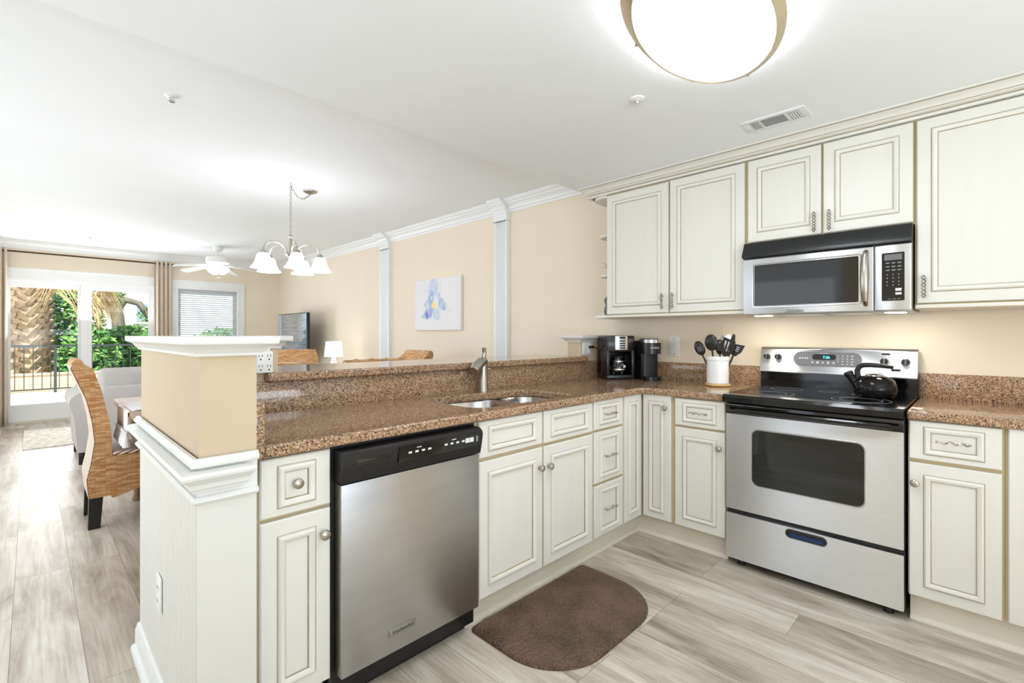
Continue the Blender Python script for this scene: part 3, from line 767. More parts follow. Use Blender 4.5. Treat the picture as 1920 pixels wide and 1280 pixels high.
c = thing('base_cabinet', 'cream base cabinet with one drawer and door left of the range', 'cabinet', (-0.612, -0.355, 0.119))
carcass_r(c, -0.201, -0.512)
d = rfront(c, 'drawer', -0.214, -0.505, 0.712, 0.869); pull(d, (-0.629, -0.36, 0.793), RU, RN, 0.1)
d = rfront(c, 'door', -0.214, -0.505, 0.122, 0.699); knob(d, (-0.632, -0.477, 0.612), RN)
c = thing('base_cabinet', 'cream base cabinet with one drawer and door right of the range', 'cabinet', (-0.612, -1.42, 0.119))
carcass_r(c, -1.277, -1.571)
d = rfront(c, 'drawer', -1.281, -1.563, 0.708, 0.872); pull(d, (-0.629, -1.422, 0.795), RU, RN, 0.1)
d = rfront(c, 'door', -1.281, -1.563, 0.118, 0.692); knob(d, (-0.632, -1.302, 0.606), RN)
c = thing('base_cabinet', 'cream full-height base cabinet door at the right edge of the picture', 'cabinet', (-0.612, -1.85, 0.119))
carcass_r(c, -1.572, -2.15)
rfront(c, 'door', -1.580, -2.14, 0.118, 0.876)

# wall cabinets
def ufront(root, name, y0, y1, z0, z1):
    m = M('cabinet_paint'); front(m, (-0.35, y0, z0), RU, RN, y0 - y1, z1 - z0, .05); return part(name, m, root, 30)
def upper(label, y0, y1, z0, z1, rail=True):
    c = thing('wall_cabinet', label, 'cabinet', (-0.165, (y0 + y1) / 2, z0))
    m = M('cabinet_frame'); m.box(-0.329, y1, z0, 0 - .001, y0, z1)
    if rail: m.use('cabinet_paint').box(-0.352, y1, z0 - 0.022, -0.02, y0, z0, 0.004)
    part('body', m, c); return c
c = upper('cream wall cabinet with two tall doors above the coffee makers', 0.449, -0.514, 1.385, 2.262)
d = ufront(c, 'door', 0.446, -0.031, 1.388, 2.252); pull(d, (-0.35, 0.004, 1.462), (0, 0, 1), RN, 0.1, True)
d = ufront(c, 'door', -0.042, -0.508, 1.388, 2.256); pull(d, (-0.35, -0.068, 1.462), (0, 0, 1), RN, 0.1, True)
c = upper('cream wall cabinet with two short doors above the microwave', -0.515, -1.277, 1.772, 2.262, False)
d = ufront(c, 'door', -0.528, -0.896, 1.780, 2.256); pull(d, (-0.35, -0.868, 1.842), (0, 0, 1), RN, 0.1, True)
d = ufront(c, 'door', -0.906, -1.272, 1.780, 2.256); pull(d, (-0.35, -0.936, 1.842), (0, 0, 1), RN, 0.1, True)
c = upper('large cream wall cabinet right of the microwave with a single wide door', -1.278, -2.0, 1.385, 2.262)
d = ufront(c, 'door', -1.286, -1.99, 1.390, 2.256); pull(d, (-0.35, -1.312, 1.466), (0, 0, 1), RN, 0.1, True)
# open end shelf
c = thing('end_shelf', 'cream open shelf unit on the end of the wall cabinets', 'shelf', (-0.17, 0.51, 1.363))
def qshelf(m, z0, z1, w, dpt):
    pts = [(-0.001, 0.450), (-0.001, 0.450 + w)]
    for k in range(9):
        a = PI / 2 * k / 8
        pts.append((-dpt + 0.10 - 0.10 * math.sin(a), 0.45 + w - 0.10 * (1 - math.cos(a))) if w > .1 else (-dpt * math.sin(a), .45 + w * math.cos(a)))
    pts.append((-dpt, 0.450))
    m.prism(pts, z0, z1, XY)
m = M('cabinet_paint'); qshelf(m, 1.363, 1.385, 0.155, 0.34); part('bottom_board', m, c)
m = M('cabinet_paint'); qshelf(m, 1.674, 1.69, 0.13, 0.30); part('shelf_board', m, c)
m = M('cabinet_paint'); qshelf(m, 1.97, 1.986, 0.13, 0.30); part('shelf_board', m, c)
m = M('cabinet_paint'); qshelf(m, 2.245, 2.262, 0.155, 0.34); part('top_board', m, c)
# cabinet crown
CC = [(0, 0), (.008, 0), (.010, .004), (.010, .011), (.004, .015), (.004, .023), (.015, .026), (.017, .033), (.023, .046), (.037, .056), (.050, .0595), (.052, .064), (.058, .066), (.058, .0735), (0, .0735)]
m = M('cabinet_paint')
m.mould(CC, (-0.352, -2.0, 2.262), (-0.352, 0.606, 2.262), (-1, 0, 0), 0, 1)
m.mould(CC, (-0.352, 0.606, 2.262), (-0.001, 0.606, 2.262), (0, 1, 0), -1, 0)
m.use('glaze'); m.box(-0.3570, -2.0, 2.2775, -0.3555, 0.610, 2.2825); m.box(-0.3705, -2.0, 2.2935, -0.368, 0.62, 2.2965); m.box(-0.4055, -2.0, 2.3225, -0.402, 0.65, 2.3255)
m.use('cabinet_paint'); m.box(-0.352, -2.0, 2.262, -0.33, 0.606, 2.334)
solo('trim_10', m, kind=S)

# ------------------------------------------------------------ counters
m = M('granite')
def slab_hole(m, outer, hole, z0, z1, bev=0.006):
    bm = m.bm
    O = [bm.verts.new((x, y, z1)) for x, y in outer]; H = [bm.verts.new((x, y, z1)) for x, y in hole]
    es = []
    for L in (O, H):
        for i in range(len(L)): es.append(bm.edges.new((L[i], L[(i + 1) % len(L)])))
    r = bmesh.ops.triangle_fill(bm, use_beauty=True, use_dissolve=False, edges=es)
    top = [g for g in r['geom'] if isinstance(g, bmesh.types.BMFace)]
    ex = bmesh.ops.extrude_face_region(bm, geom=top)
    bmesh.ops.translate(bm, verts=[g for g in ex['geom'] if isinstance(g, bmesh.types.BMVert)], vec=(0, 0, z0 - z1))
# sink opening: large left bowl, narrower right bowl
def sink_outline(e=0.0):
    pts = []
    def arc(cx, cy, r, a0, a1, n=7):
        for k in range(n + 1):
            a = math.radians(a0 + (a1 - a0) * k / n); pts.append((cx + r * math.cos(a), cy + r * math.sin(a)))
    arc(-1.82, 0.165, .105 + e, 180, 270); arc(-1.30, 0.125, .065 + e, 270, 360)
    arc(-1.31, 0.36, .075 + e, 0, 90); arc(-1.79, 0.375, .135 + e, 90, 180)
    return pts
LO = [(-2.826, -0.018), (-0.672, -0.018), (-0.654, -0.03), (-0.648, -0.05), (-0.648, -0.512), (-0.021, -0.512), (-0.021, 0.598), (-2.826, 0.598)]
slab_hole(m, LO, sink_outline(), 0.877, 0.915)
o = solo('countertop', m, 'speckled brown granite countertop turning the corner, holding the sink', 'countertop')
bv = o.modifiers.new('edge', 'BEVEL'); bv.width = 0.008; bv.segments = 3; bv.limit_method = 'ANGLE'; bv.angle_limit = math.radians(60)
m = M('granite'); m.box(-0.648, -2.15, 0.877, -0.021, -1.274, 0.915, 0.008, 3)
solo('countertop', m, 'short speckled granite countertop right of the range', 'countertop')
m = M('granite'); m.box(-2.826, 0.599, 0.880, -0.022, 0.619, 1.044, 0.002); solo('backsplash', m, 'long granite backsplash behind the sink under the raised bar', 'backsplash')
m = M('granite'); m.box(-2.861, -0.016, 0.877, -2.827, 0.598, 1.04, 0.002); solo('side_splash', m, 'narrow granite side splash against the end column', 'backsplash')
m = M('granite'); m.box(-0.020, -0.512, 0.90, -0.001, 0.598, 1.040, 0.002); solo('backsplash', m, 'granite wall backsplash behind the coffee makers and utensil crock', 'backsplash')
m = M('granite'); m.box(-0.020, -2.15, 0.90, -0.001, -1.274, 1.040, 0.002); solo('backsplash', m, 'granite wall backsplash right of the range', 'backsplash')
m = M('granite')
m.prism([(-2.627, 0.562), (-0.41, 0.562), (-0.41, 0.618), (-0.432, 0.618), (-0.432, 1.06), (-2.568, 1.06), (-2.568, 0.618), (-2.627, 0.618)], 1.0465, 1.0825, XY)
o = solo('bar_top', m, 'raised granite bar top on the half wall above the sink', 'bar top')
bv = o.modifiers.new('edge', 'BEVEL'); bv.width = 0.008; bv.segments = 3; bv.limit_method = 'ANGLE'; bv.angle_limit = math.radians(60)

# sink
sk = thing('kitchen_sink', 'stainless double-bowl sink set under the granite counter', 'sink', (-1.58, 0.3, 0.68))
def bowl(x0, x1, y0, y1, r, zb):
    m = M('sink_steel'); L = []
    for ins, z in ((0.0, 0.8755), (0.004, 0.865), (0.014, zb + .05), (0.03, zb + .012), (0.06, zb)):
        L.append([m.bm.verts.new((u, v, z)) for u, v in rrect(x0 + ins, y0 + ins, x1 - ins, y1 - ins, max(r - ins * .5, .02), 6)])
    for A, B in zip(L, L[1:]):
        n = len(A)
        for i in range(n): m.face([A[i], A[(i + 1) % n], B[(i + 1) % n], B[i]])
    m.face(L[-1])
    cx, cy = (x0 + x1) / 2, (y0 + y1) / 2
    m.use('chrome').lathe([(0.04, .001), (.038, .004), (.03, .002), (.02, .0), (0, 0)], (cx, cy, zb), (0, 0, 1), 18)
    return m
part('large_bowl', bowl(-1.935, -1.495, 0.048, 0.522, 0.11, 0.68), sk); part('small_bowl', bowl(-1.478, -1.222, 0.05, 0.445, 0.075, 0.70), sk)
m = M('sink_steel')
m.box(-1.495, 0.06, 0.8735, -1.478, 0.5, 0.8755)
m.box(-1.478, 0.445, 0.8735, -1.22, 0.52, 0.8755)
part('divider', m, sk)
# faucet
fx, fy = -1.475, 0.538
f = thing('faucet', 'brushed nickel pull-out faucet behind the sink', 'faucet', (fx, fy, 0.9155))
m = M('nickel'); m.lathe([(0, 0), (.030, 0), (.030, .004), (.026, .010), (.0255, .14), (.027, .165), (.024, .18), (0, .185)], (fx, fy, .9155), (0, 0, 1), 22); part('body', m, f)
m = M('nickel'); dx = Vector((-.95, -.32, 0)).normalized(); p = Vector((fx, fy, .9155))
m.tube([p + Vector((0, 0, .172)) - dx * .01, p + dx * .03 + Vector((0, 0, .168)), p + dx * .075 + Vector((0, 0, .148)), p + dx * .105 + Vector((0, 0, .122))], [.026, .029, .031, .029], 16); part('spray_head', m, f)
m = M('nickel'); m.tube([p + Vector((0, 0, .18)), p + Vector((.004, .004, .2)), p - dx * .014 + Vector((0, 0, .222)), p - dx * .006 + Vector((0, 0, .250))], [.021, .016, .012, .013], 14); part('lever', m, f)

# dishwasher
dw = thing('dishwasher', 'stainless dishwasher with black control panel in the peninsula', 'dishwasher', (-2.31, 0.0, 0.0))
m = M('black_plastic'); m.box(-2.612, 0.02, 0.03, -1.994, 0.56, 0.87); m.box(-2.6, 0.05, 0.0, -2.0, 0.08, 0.12); part('tub', m, dw)
m = M('steel_dark'); m.box(-2.600, -0.03, 0.118, -2.008, 0.018, 0.750, 0.004); dd = part('door', m, dw)
m = M('badge_steel'); m.box(-2.425, -0.033, 0.178, -2.315, -0.0302, 0.203, 0.001); bd_ = part('badge', m, dd)
text('KitchenAid', 0.019, (-2.37, -0.0333, 0.1905), (1, 0, 0), (0, 0, 1), 'slate_grey', dd)
m = M('black_plastic')
m.prism([(-0.036, 0.755), (0.018, 0.755), (0.018, 0.862), (-0.034, 0.858), (-0.048, 0.848), (-0.052, 0.835), (-0.044, 0.79)], -2.604, -2.004, lambda u, v, t: (t, u, v))
cp = part('control_panel', m, dw)
m = M('black_gloss'); m.box(-2.40, -0.0530, 0.793, -2.02, -0.0470, 0.846); gp = part('glass_strip', m, cp)
m = M('slot_dark'); m.use('black_gloss').box(-2.555, -0.051, 0.818, -2.44, -0.0475, 0.832); m.use('black_satin').box(-2.57, -0.052, 0.813, -2.43, -0.0475, 0.8165); part('vent_slot', m, cp)
for k in range(4):
    for b0, zz in ((-2.36, .822), (-2.20, .824)):
        m = M('print_white'); m.box(b0 + k * .028, -0.0535, zz - .006, b0 + k * .028 + .014, -0.0531, zz + .001); part('button', m, cp)
for x in (-2.098, -2.076): m = M('print_white'); m.box(x, -0.0545, 0.812, x + .02, -0.0531, 0.830); part('button', m, cp)
for x, z in ((-2.325, .832), (-2.165, .834)): m = M('print_white'); m.box(x, -.0535, z, x + .02, -.0531, z + .003); part('printed_legend', m, cp)
m = M('print_white')
for k in range(4): m.box(-2.042, -.0535, .811 + k * .006, -2.032, -.0531, .813 + k * .006)
part('printed_legend', m, cp)

# range
rg = thing('electric_range', 'stainless electric range with black glass cooktop', 'range', (-0.35, -0.895, 0))
Y0, Y1 = -0.518, -1.269
m = M('black_plastic'); m.box(-0.635, Y1, 0.035, -0.022, Y0, 0.90); part('body', m, rg)
for yy in (-0.58, -1.21):
    m = M('black_plastic'); m.cyl((-0.6, yy, 0), (-0.6, yy, 0.035), 0.02, 0.016, 12); part('foot', m, rg)
m = M('steel'); m.prism(rrect(Y1 + .002, 0.31, Y0 - .002, 0.818, 0.004, 3), -0.66, -0.637, YZ)
dr = part('oven_door', m, rg)
m = M('black_gloss'); m.box(-0.662, Y1 + .002, 0.820, -0.637, Y0 - .002, 0.872, 0.003); part('door_top_band', m, dr)
m = M('oven_glass'); m.prism(rrect(-1.128, 0.46, -0.655, 0.745, 0.03, 5), -0.6625, -0.6602, YZ); wn = part('oven_window', m, dr)
m = M('chrome'); a = rrect(-1.132, 0.456, -0.651, 0.749, 0.033, 5); m.tube([(-0.661, u, v) for u, v in a], 0.003, 6, True); part('window_rim', m, dr)
m = M('black_gloss'); pts = []
for t in range(21):
    q = t / 20; yy = Y0 - 0.02 + (Y1 - Y0 + 0.04) * q; bow = 0.03 * (1 - abs(2 * q - 1) ** 6)
    pts.append((-0.668 - bow, yy, 0.842))
m.tube(pts, 0.013, 10); part('handle', m, dr)
m = M('steel'); m.prism(rrect(Y1 + .002, 0.045, Y0 - .002, 0.286, 0.004, 3), -0.66, -0.637, YZ)
sd = part('storage_drawer', m, rg)
m = M('black_satin'); m.prism(rrect(-0.983, 0.236, -0.81, 0.276, 0.0195, 6), -0.6615, -0.6602, YZ); m.use('blue_film').prism(rrect(-0.970, 0.241, -0.824, 0.258, 0.008, 4), -0.6622, -0.6616, YZ)
m.use('slate_grey'); m.tube([(-0.6615, u, v) for u, v in rrect(-0.983, 0.236, -0.81, 0.276, 0.0195, 6)], 0.0028, 6, True); part('recessed_grip', m, sd)
# cooktop
m = M('black_gloss')
m.prism([(-0.022, 0.903), (-0.63, 0.895), (-0.69, 0.878), (-0.703, 0.884), (-0.705, 0.910), (-0.695, 0.924), (-0.67, 0.9255), (-0.022, 0.9255)], Y1 - .001, Y0 + .001, lambda u, v, t: (u, t, v))
ct = part('cooktop', m, rg)
def ring(m, cx, cy, r, w=.0014):
    m.lathe([(r - w, .0), (r - w, .0006), (r + w, .0006), (r + w, 0)], (cx, cy, .9257), (0, 0, 1), 48)
m = M('print_grey')
for cx, cy, r in ((-.50, -.70, .105), (-.50, -.70, .07), (-.49, -1.09, .118), (-.49, -1.09, .085), (-.22, -.70, .08), (-.23, -1.10, .088), (-.20, -.90, .045)): ring(m, cx, cy, r)
part('burner_rings', m, ct)
# backguard
m = M('black_gloss'); m.box(-0.085, Y1, 0.926, -0.022, Y0, 1.012); part('backguard_base', m, rg)
m = M('steel')
BG = [(-0.022, 1.012), (-0.108, 1.012), (-0.112, 1.018), (-0.108, 1.032), (-0.098, 1.044), (-0.078, 1.150), (-0.066, 1.163), (-0.05, 1.166), (-0.022, 1.166)]
m.prism(BG, Y1 + .0, Y0 - .0, lambda u, v, t: (u, t, v)); bg = part('backguard', m, rg)
N_ = Vector((-0.106, 0, 0.020)).normalized(); V_ = Vector((0.020, 0, 0.106)).normalized()
def bgp(y, s): return Vector((-0.098, y, 1.044)) + V_ * s
def bg_plate(m, y0, y1, s0, s1, r, d0, d1):
    m.prism(rrect(y1, s0, y0, s1, r, 6), d0, d1, lambda u, v, t: tuple(bgp(u, v) + N_ * t))
m = M('display_grey'); bg_plate(m, -0.700, -1.035, 0.016, 0.098, 0.040, 0.0005, 0.004); pn = part('control_display', m, rg)
m = M('black_glass'); bg_plate(m, -0.798, -0.915, 0.052, 0.084, 0.015, 0.0041, 0.0052); part('clock_window', m, pn)
text('7:26', 0.021, bgp(-0.868, .066) + N_ * .0058, (0, -1, 0), V_, 'clock_cyan', pn, 'clock_digits')
text('KitchenAid', 0.009, bgp(-0.858, .0905) + N_ * .0046, (0, -1, 0), V_, 'print_white', pn, 'lettering')
m = M('print_white')
for r_ in range(4):
    for k in range(4):
        if r_ == 3 and k == 0: continue
        w = .006 if k < 3 else .011
        y = -0.925 - k * .022; s0 = .030 + (3 - r_) * .0155
        m.obox(bgp(y, s0) + N_ * .0044, (0, 1, 0), V_, N_, w / 2, .0022, .0004)
for k in range(5): m.obox(bgp(-0.80 - k * .026, .036) + N_ * .0044, (0, 1, 0), V_, N_, .005, .006 if k % 2 else .004, .0004)
for k in range(4): m.obox(bgp(-0.735 - k * .013, .060) + N_ * .0044, (0, 1, 0), V_, N_, .0035, .004, .0004)
part('printed_legend', m, pn)
for y in (-0.555, -0.617, -1.133, -1.222):
    m = M('chrome'); s0 = .062 if y > -1 else .052
    m.lathe([(.020, 0), (.0215, .002), (.020, .004), (0, .004)], bgp(y, s0), N_, 24)
    m.use('black_plastic').lathe([(.018, .004), (.0165, .02), (.013, .024), (0, .0245)], bgp(y, s0), N_, 20)
    m.obox(bgp(y, s0) + N_ * .0225, (0, 1, 0), V_, N_, .003, .014, .0035, .001)
    part('knob', m, rg)
m = M('black_satin'); bg_plate(m, -1.12, -1.158, .089, .099, .0048, .0005, .002); part('indicator_light', m, rg)
m = M('black_satin'); bg_plate(m, -1.162, -1.202, .004, .015, .005, .0005, .002); part('indicator_light', m, rg)

# kettle
kx, ky, kz = -0.335, -1.125, 0.9263
kt = thing('kettle', 'shiny black tea kettle standing on the cooktop', 'kettle', (kx, ky, kz))
m = M('kettle_black'); m.lathe([(0, 0), (.072, 0), (.078, .004), (.087, .024), (.0895, .046), (.087, .066), (.077, .088), (.056, .105), (.035, .111), (0, .113)], (kx, ky, kz), (0, 0, 1), 36); part('body', m, kt)
m = M('chrome'); m.lathe([(.041, .1085), (.039, .113), (.027, .119), (.01, .122), (0, .1225)], (kx, ky, kz), (0, 0, 1), 24); part('lid', m, kt)
kd = Vector((0.02, 1.0, 0)).normalized()   # spout towards the left of the range
q = Vector((kx, ky, kz))
m = M('kettle_black'); m.tube([q + kd * .070 + Vector((0, 0, .058)), q + kd * .092 + Vector((0, 0, .086)), q + kd * .107 + Vector((0, 0, .110))], [.022, .019, .017], 14)
m.use('black_plastic').lathe([(0, 0), (.02, 0), (.022, .010), (.018, .02), (0, .022)], q + kd * .105 + Vector((0, 0, .106)), kd * .5 + Vector((0, 0, .86)), 14); part('spout', m, kt)
m = M('black_plastic')
hp = [(.068, .085), (.072, .108), (.073, .132), (.066, .150), (.050, .160), (.018, .162), (-.03, .160), (-.072, .155)]
L = []
for i, (a, z) in enumerate(hp):
    L.append(q + kd * a + Vector((0, 0, z)))
m.tube(L, [.014, .0135, .013, .0125, .012, .0115, .011, .009], 12); part('handle', m, kt)

# microwave
mw = thing('microwave', 'stainless over-range microwave with black top vent', 'microwave', (-0.2, -0.895, 1.355))
m = M('steel_dark'); m.box(-0.37, -1.272, 1.365, -0.001, -0.518, 1.770); m.use('badge_steel').box(-0.375, -1.272, 1.352, -0.03, -0.518, 1.365, .003); part('body', m, mw)
m = M('vent_black'); m.prism([(-0.37, 1.770), (-0.372, 1.770), (-0.412, 1.700), (-0.412, 1.682), (-0.37, 1.678)], -1.272, -0.516, lambda u, v, t: (u, t, v)); part('vent_grille', m, mw)
m = M('steel'); m.box(-0.405, -1.129, 1.356, -0.371, -0.519, 1.674, .006, 3); md = part('door', m, mw)
m = M('mw_glass'); m.prism(rrect(-1.068, 1.404, -0.582, 1.634, 0.006, 3), -0.4065, -0.4045, YZ); part('door_window', m, md)
m = M('chrome'); m.tube([(-0.4055, u, v) for u, v in rrect(-1.076, 1.396, -0.574, 1.642, 0.012, 4)], .0045, 6, True); part('window_rim', m, md)
m = M('nickel'); m.tube([(-.404, -1.098, 1.39), (-.428, -1.098, 1.41), (-.440, -1.098, 1.46), (-.443, -1.098, 1.52), (-.440, -1.098, 1.58), (-.428, -1.098, 1.63), (-.404, -1.098, 1.65)], [.012, .015, .0175, .019, .0175, .015, .012], 14); part('handle', m, md)
m = M('badge_steel'); m.box(-.4065, -.83, 1.362, -.4045, -.735, 1.382, .0005); part('badge', m, md); text('KitchenAid', .015, (-.4066, -.7825, 1.3715), (0, -1, 0), (0, 0, 1), 'slate_grey', md)
m = M('steel'); m.box(-0.405, -1.272, 1.356, -0.371, -1.1315, 1.674, .006, 3); mp_ = part('control_panel', m, mw)
m = M('black_gloss'); m.prism(rrect(-1.246, 1.404, -1.160, 1.634, .004, 3), -.4075, -.4045, YZ); part('keypad_panel', m, mp_)
m = M('lcd_dim'); m.box(-.4085, -1.237, 1.598, -.4076, -1.170, 1.626); part('display', m, mp_)
m = M('print_grey')
for r_ in range(3):
    for k in range(3): m.box(-.4083, -1.190 + .0 - k * .022, 1.582 - r_ * .017, -.4076, -1.176 - k * .022, 1.587 - r_ * .017)
for r_ in range(4):
    for k in range(3): m.box(-.4083, -1.183 - k * .022, 1.526 - r_ * .017, -.4076, -1.179 - k * .022, 1.532 - r_ * .017)
for k in range(3): m.box(-.4083, -1.195 - k * .018, 1.411, -.4076, -1.183 - k * .018, 1.414)
part('printed_legend', m, mp_)
for z0, z1 in ((1.450, 1.463), (1.432, 1.443)): m = M('print_white'); m.box(-.4085, -1.235, z0, -.4076, -1.212, z1); part('button', m, mp_)
for y in (-0.59, -1.20):
    m = M('bulb_warm'); m.box(-0.30, y - .04, 1.3495, -0.24, y + .04, 1.3518); part('task_light', m, mw)
m = M('steel'); m.box(-0.32, -1.10, 1.350, -0.12, -0.93, 1.3519); m.box(-0.32, -0.88, 1.350, -0.12, -0.70, 1.3519); part('grease_filters', m, mw)

# coffee maker: built facing -y around its own origin, then turned
def turned(root, deg): root.rotation_euler = (0, 0, math.radians(deg)); return root
cm = thing('coffee_maker', 'black drip coffee maker with glass carafe in the counter corner', 'coffee maker', (0, 0, 0))
m = M('black_satin')
m.box(-.105, -.10, 0, .105, .12, .035, .01); m.box(-.105, .03, .035, .105, .12, .20, .006); m.box(-.105, -.10, .20, .105, .12, .318, .01)
m.box(-.105, -.10, .03, -.082, .12, .21, .004); m.box(.082, -.10, .03, .105, .12, .21, .004); part('housing', m, cm)
m = M('brass_soft'); m.use('steel').box(-.045, -.106, .215, .05, -.099, .316, .002); pn = part('control_panel', m, cm)
m = M('slot_dark')
for r_ in range(4): m.box(-.012, -.1075, .225 + r_ * .017, .032, -.1063, .233 + r_ * .017)
m.box(-.012, -.1075, .296, .032, -.1063, .31); part('button_panel', m, pn)
cf = M('carafe_glass'); cf.lathe([(0, .042), (.056, .042), (.066, .06), (.068, .095), (.058, .13), (.046, .15), (.046, .156)], (0, -.035, 0), (0, 0, 1), 28); ca = part('carafe', cf, cm)
m = M('chrome'); m.lathe([(.0665, .066), (.069, .07), (.0685, .078), (.066, .08)], (0, -.035, 0), (0, 0, 1), 28); m.lathe([(.0595, .128), (.0595, .136), (.055, .14)], (0, -.035, 0), (0, 0, 1), 28); part('carafe_band', m, ca)
m = M('black_plastic'); m.lathe([(.048, .155), (.05, .17), (.03, .178), (0, .18)], (0, -.035, 0), (0, 0, 1), 24); part('carafe_lid', m, ca)
m = M('black_plastic'); m.tube([(-.05, -.055, .160), (-.085, -.085, .155), (-.09, -.09, .11), (-.07, -.07, .075)], [.008, .010, .010, .008], 8); part('carafe_handle', m, ca)
m = M('print_white'); m.box(.016, -.104, .088, .034, -.1025, .104); part('label_tag', m, ca)
cm.location = (-.24, .435, .9155); turned(cm, -38)
pb = thing('pod_coffee_maker', 'slim black single-serve coffee brewer beside the carafe coffee maker', 'coffee maker', (0, 0, 0))
m = M('black_plastic'); m.prism(rrect(-.065, -.02, .065, .16, .03, 5), .0, .28, XY); part('tower', m, pb)
m = M('black_satin'); m.prism(rrect(-.066, -.095, .066, .10, .055, 7), .19, .268, XY); hd = part('brew_head', m, pb)
text('KEURIG', .019, (0, -.0958, .232), (1, 0, 0), (0, 0, 1), 'print_white', hd)
m = M('brass_soft'); m.use('steel').prism(rrect(-.064, -.092, .064, .10, .054, 7), .268, .291, XY); m.use('black_plastic').prism(rrect(-.05, -.08, .05, .09, .045, 7), .291, .296, XY); part('lid', m, pb)
m = M('black_satin'); m.prism(rrect(-.062, -.095, .062, .0, .04, 6), 0, .028, XY); part('drip_tray', m, pb)
pb.location = (-.165, .205, .9155); turned(pb, -38)

# utensil crock
ux, uy = -0.232, -0.308; uz = 0.9155
m = M('wood_light'); m.lathe([(0, 0), (.066, 0), (.074, .004), (.075, .013), (.072, .016), (0, .016)], (ux, uy, uz), (0, 0, 1), 32)
solo('wooden_stand', m, 'round light wood stand under the white utensil crock', 'stand')
m = M('ceramic'); zb = uz + .0163
m.lathe([(0, 0), (.062, 0), (.066, .004), (.066, .145), (.070, .148), (.070, .168), (.067, .172), (.062, .170), (.061, .16), (.061, .012), (0, .010)], (ux, uy, zb), (0, 0, 1), 36)
solo('utensil_crock', m, 'white ceramic crock holding black kitchen utensils', 'crock')
ct0 = Vector((ux, uy, zb + .011))
lat = Vector((.13, -.99, 0)).normalized()      # to the right in the picture
bk = Vector((.99, .13, 0)).normalized()        # away from the camera
def mk_utensil(name, label, foot, tip_l, tip_z, back, kind, mat, ang=0.0):
    base = ct0 + lat * foot + bk * back
    tip = ct0 + lat * tip_l + bk * (back * 1.4) + Vector((0, 0, tip_z))
    t = thing(name, label, 'utensil', base, 'utensils in the white crock')
    d = (tip - base).normalized()
    m = M(mat); m.tube([base, base + (tip - base) * .5, tip], [.006, .006, .0055], 8); part('handle', m, t)
    s_ = (lat - d * lat.dot(d)).normalized(); n = d.cross(s_)
    s2 = s_ * math.cos(ang) + n * math.sin(ang); n2 = d.cross(s2)
    m = M(mat); K = 1.05 if kind in ('turner', 'spatula') else 1.35
    def plate(poly, th=.003):
        m.prism([(a * K, b_ * K) for a, b_ in poly], -th, th, lambda u, v, w: tuple(tip + s2 * u + d * v + n2 * w))
    if kind == 'spoon':
        m.lathe([(0, -.012), (.018, -.010), (.028, -.002), (.030, .004), (.027, .003), (.016, -.005), (0, -.007)], tip + d * .045, n2, 20, s2, 1.35, 1.75)
    elif kind == 'slotted':
        m.lathe([(0, -.009), (.018, -.008), (.026, -.002), (.028, .003), (.025, .002), (.016, -.004), (0, -.005)], tip + d * .042, n2, 20, s2, 1.15, 1.75)
        m.use('print_grey')
        for k in (-.010, 0, .010): m.obox(tip + d * .036 + s2 * k - n2 * .0035, s2, d, n2, .0016, .016, .0055)
    elif kind == 'turner':
        w = .036
        for u0, u1 in ((-w, -w * .62), (-w * .36, -w * .1), (w * .1, w * .36), (w * .62, w)): plate([(u0, .022), (u1, .022), (u1, .085), (u0, .085)], .002)
        plate([(-.01, -.005), (.01, -.005), (w, .024), (-w, .024)], .002); plate([(-w, .084), (w, .084), (w, .094), (-w, .104)], .002)
    elif kind == 'spatula':
        plate([(-.012, -.005), (.012, -.005), (.033, .03), (.035, .075), (-.02, .062), (-.026, .03)], .0025)
        m.use('print_white')
        for k in (.03, .042, .054): m.obox(tip + d * k + s2 * .006 - n2 * .0016, s2, d, n2, .009, .002, .0012)
    elif kind == 'ladle':
        m.lathe([(0, -.028), (.018, -.024), (.030, -.010), (.034, .004), (.031, .004), (.026, -.008), (.014, -.02), (0, -.024)], tip + d * .03, n2, 20)
    elif kind == 'spear':
        plate([(-.006, 0), (.006, 0), (.010, .03), (.006, .055), (0, .062), (-.006, .055), (-.010, .03)], .003)
    elif kind == 'whisk':
        for k in range(5):
            a = PI * k / 5; e = s2 * math.cos(a) + n2 * math.sin(a)
            m.tube([tip + e * (.018 * math.sin(PI * q / 10)) * (1 if q <= 10 else 1) + d * (.07 * q / 10) for q in range(11)], .0011, 5)
            m.tube([tip - e * (.018 * math.sin(PI * q / 10)) + d * (.07 * q / 10) for q in range(11)], .0011, 5)
    part('head', m, t)
mk_utensil('slotted_spoon', 'black slotted spoon leaning left out of the white crock', -.016, -.090, .172, -.012, 'slotted', 'utensil_black')
mk_utensil('serving_spoon', 'big black solid spoon standing in the middle of the white crock', 0.0, -.022, .203, -.034, 'spoon', 'utensil_black')
mk_utensil('ladle', 'small black ladle behind the big spoon in the white crock', .012, .014, .178, .0, 'slotted', 'utensil_black', .9)
mk_utensil('slotted_turner', 'black slotted turner leaning right in the white crock', .0, .050, .170, -.02, 'turner', 'utensil_black')
mk_utensil('spatula', 'dark angled spatula leaning furthest right out of the white crock', .018, .092, .172, .008, 'spatula', 'utensil_black')
mk_utensil('cake_knife', 'narrow black pointed server standing behind the turner in the crock', .02, .070, .222, .03, 'spear', 'utensil_black')
mk_utensil('whisk', 'thin wire whisk standing at the back of the white crock', .01, .016, .225, .036, 'whisk', 'chrome')
mk_utensil('plastic_spoon', 'pale spoon head showing behind the slotted turner in the crock', .03, .045, .205, .034, 'spoon', 'white_plastic')
m = M('cord_beige'); m.tube([(-0.16, -0.322, 1.3625), (-0.12, -0.30, 1.31), (-0.06, -0.265, 1.23), (-0.02, -0.25, 1.16), (-0.008, -0.25, 1.10)], 0.005, 6)
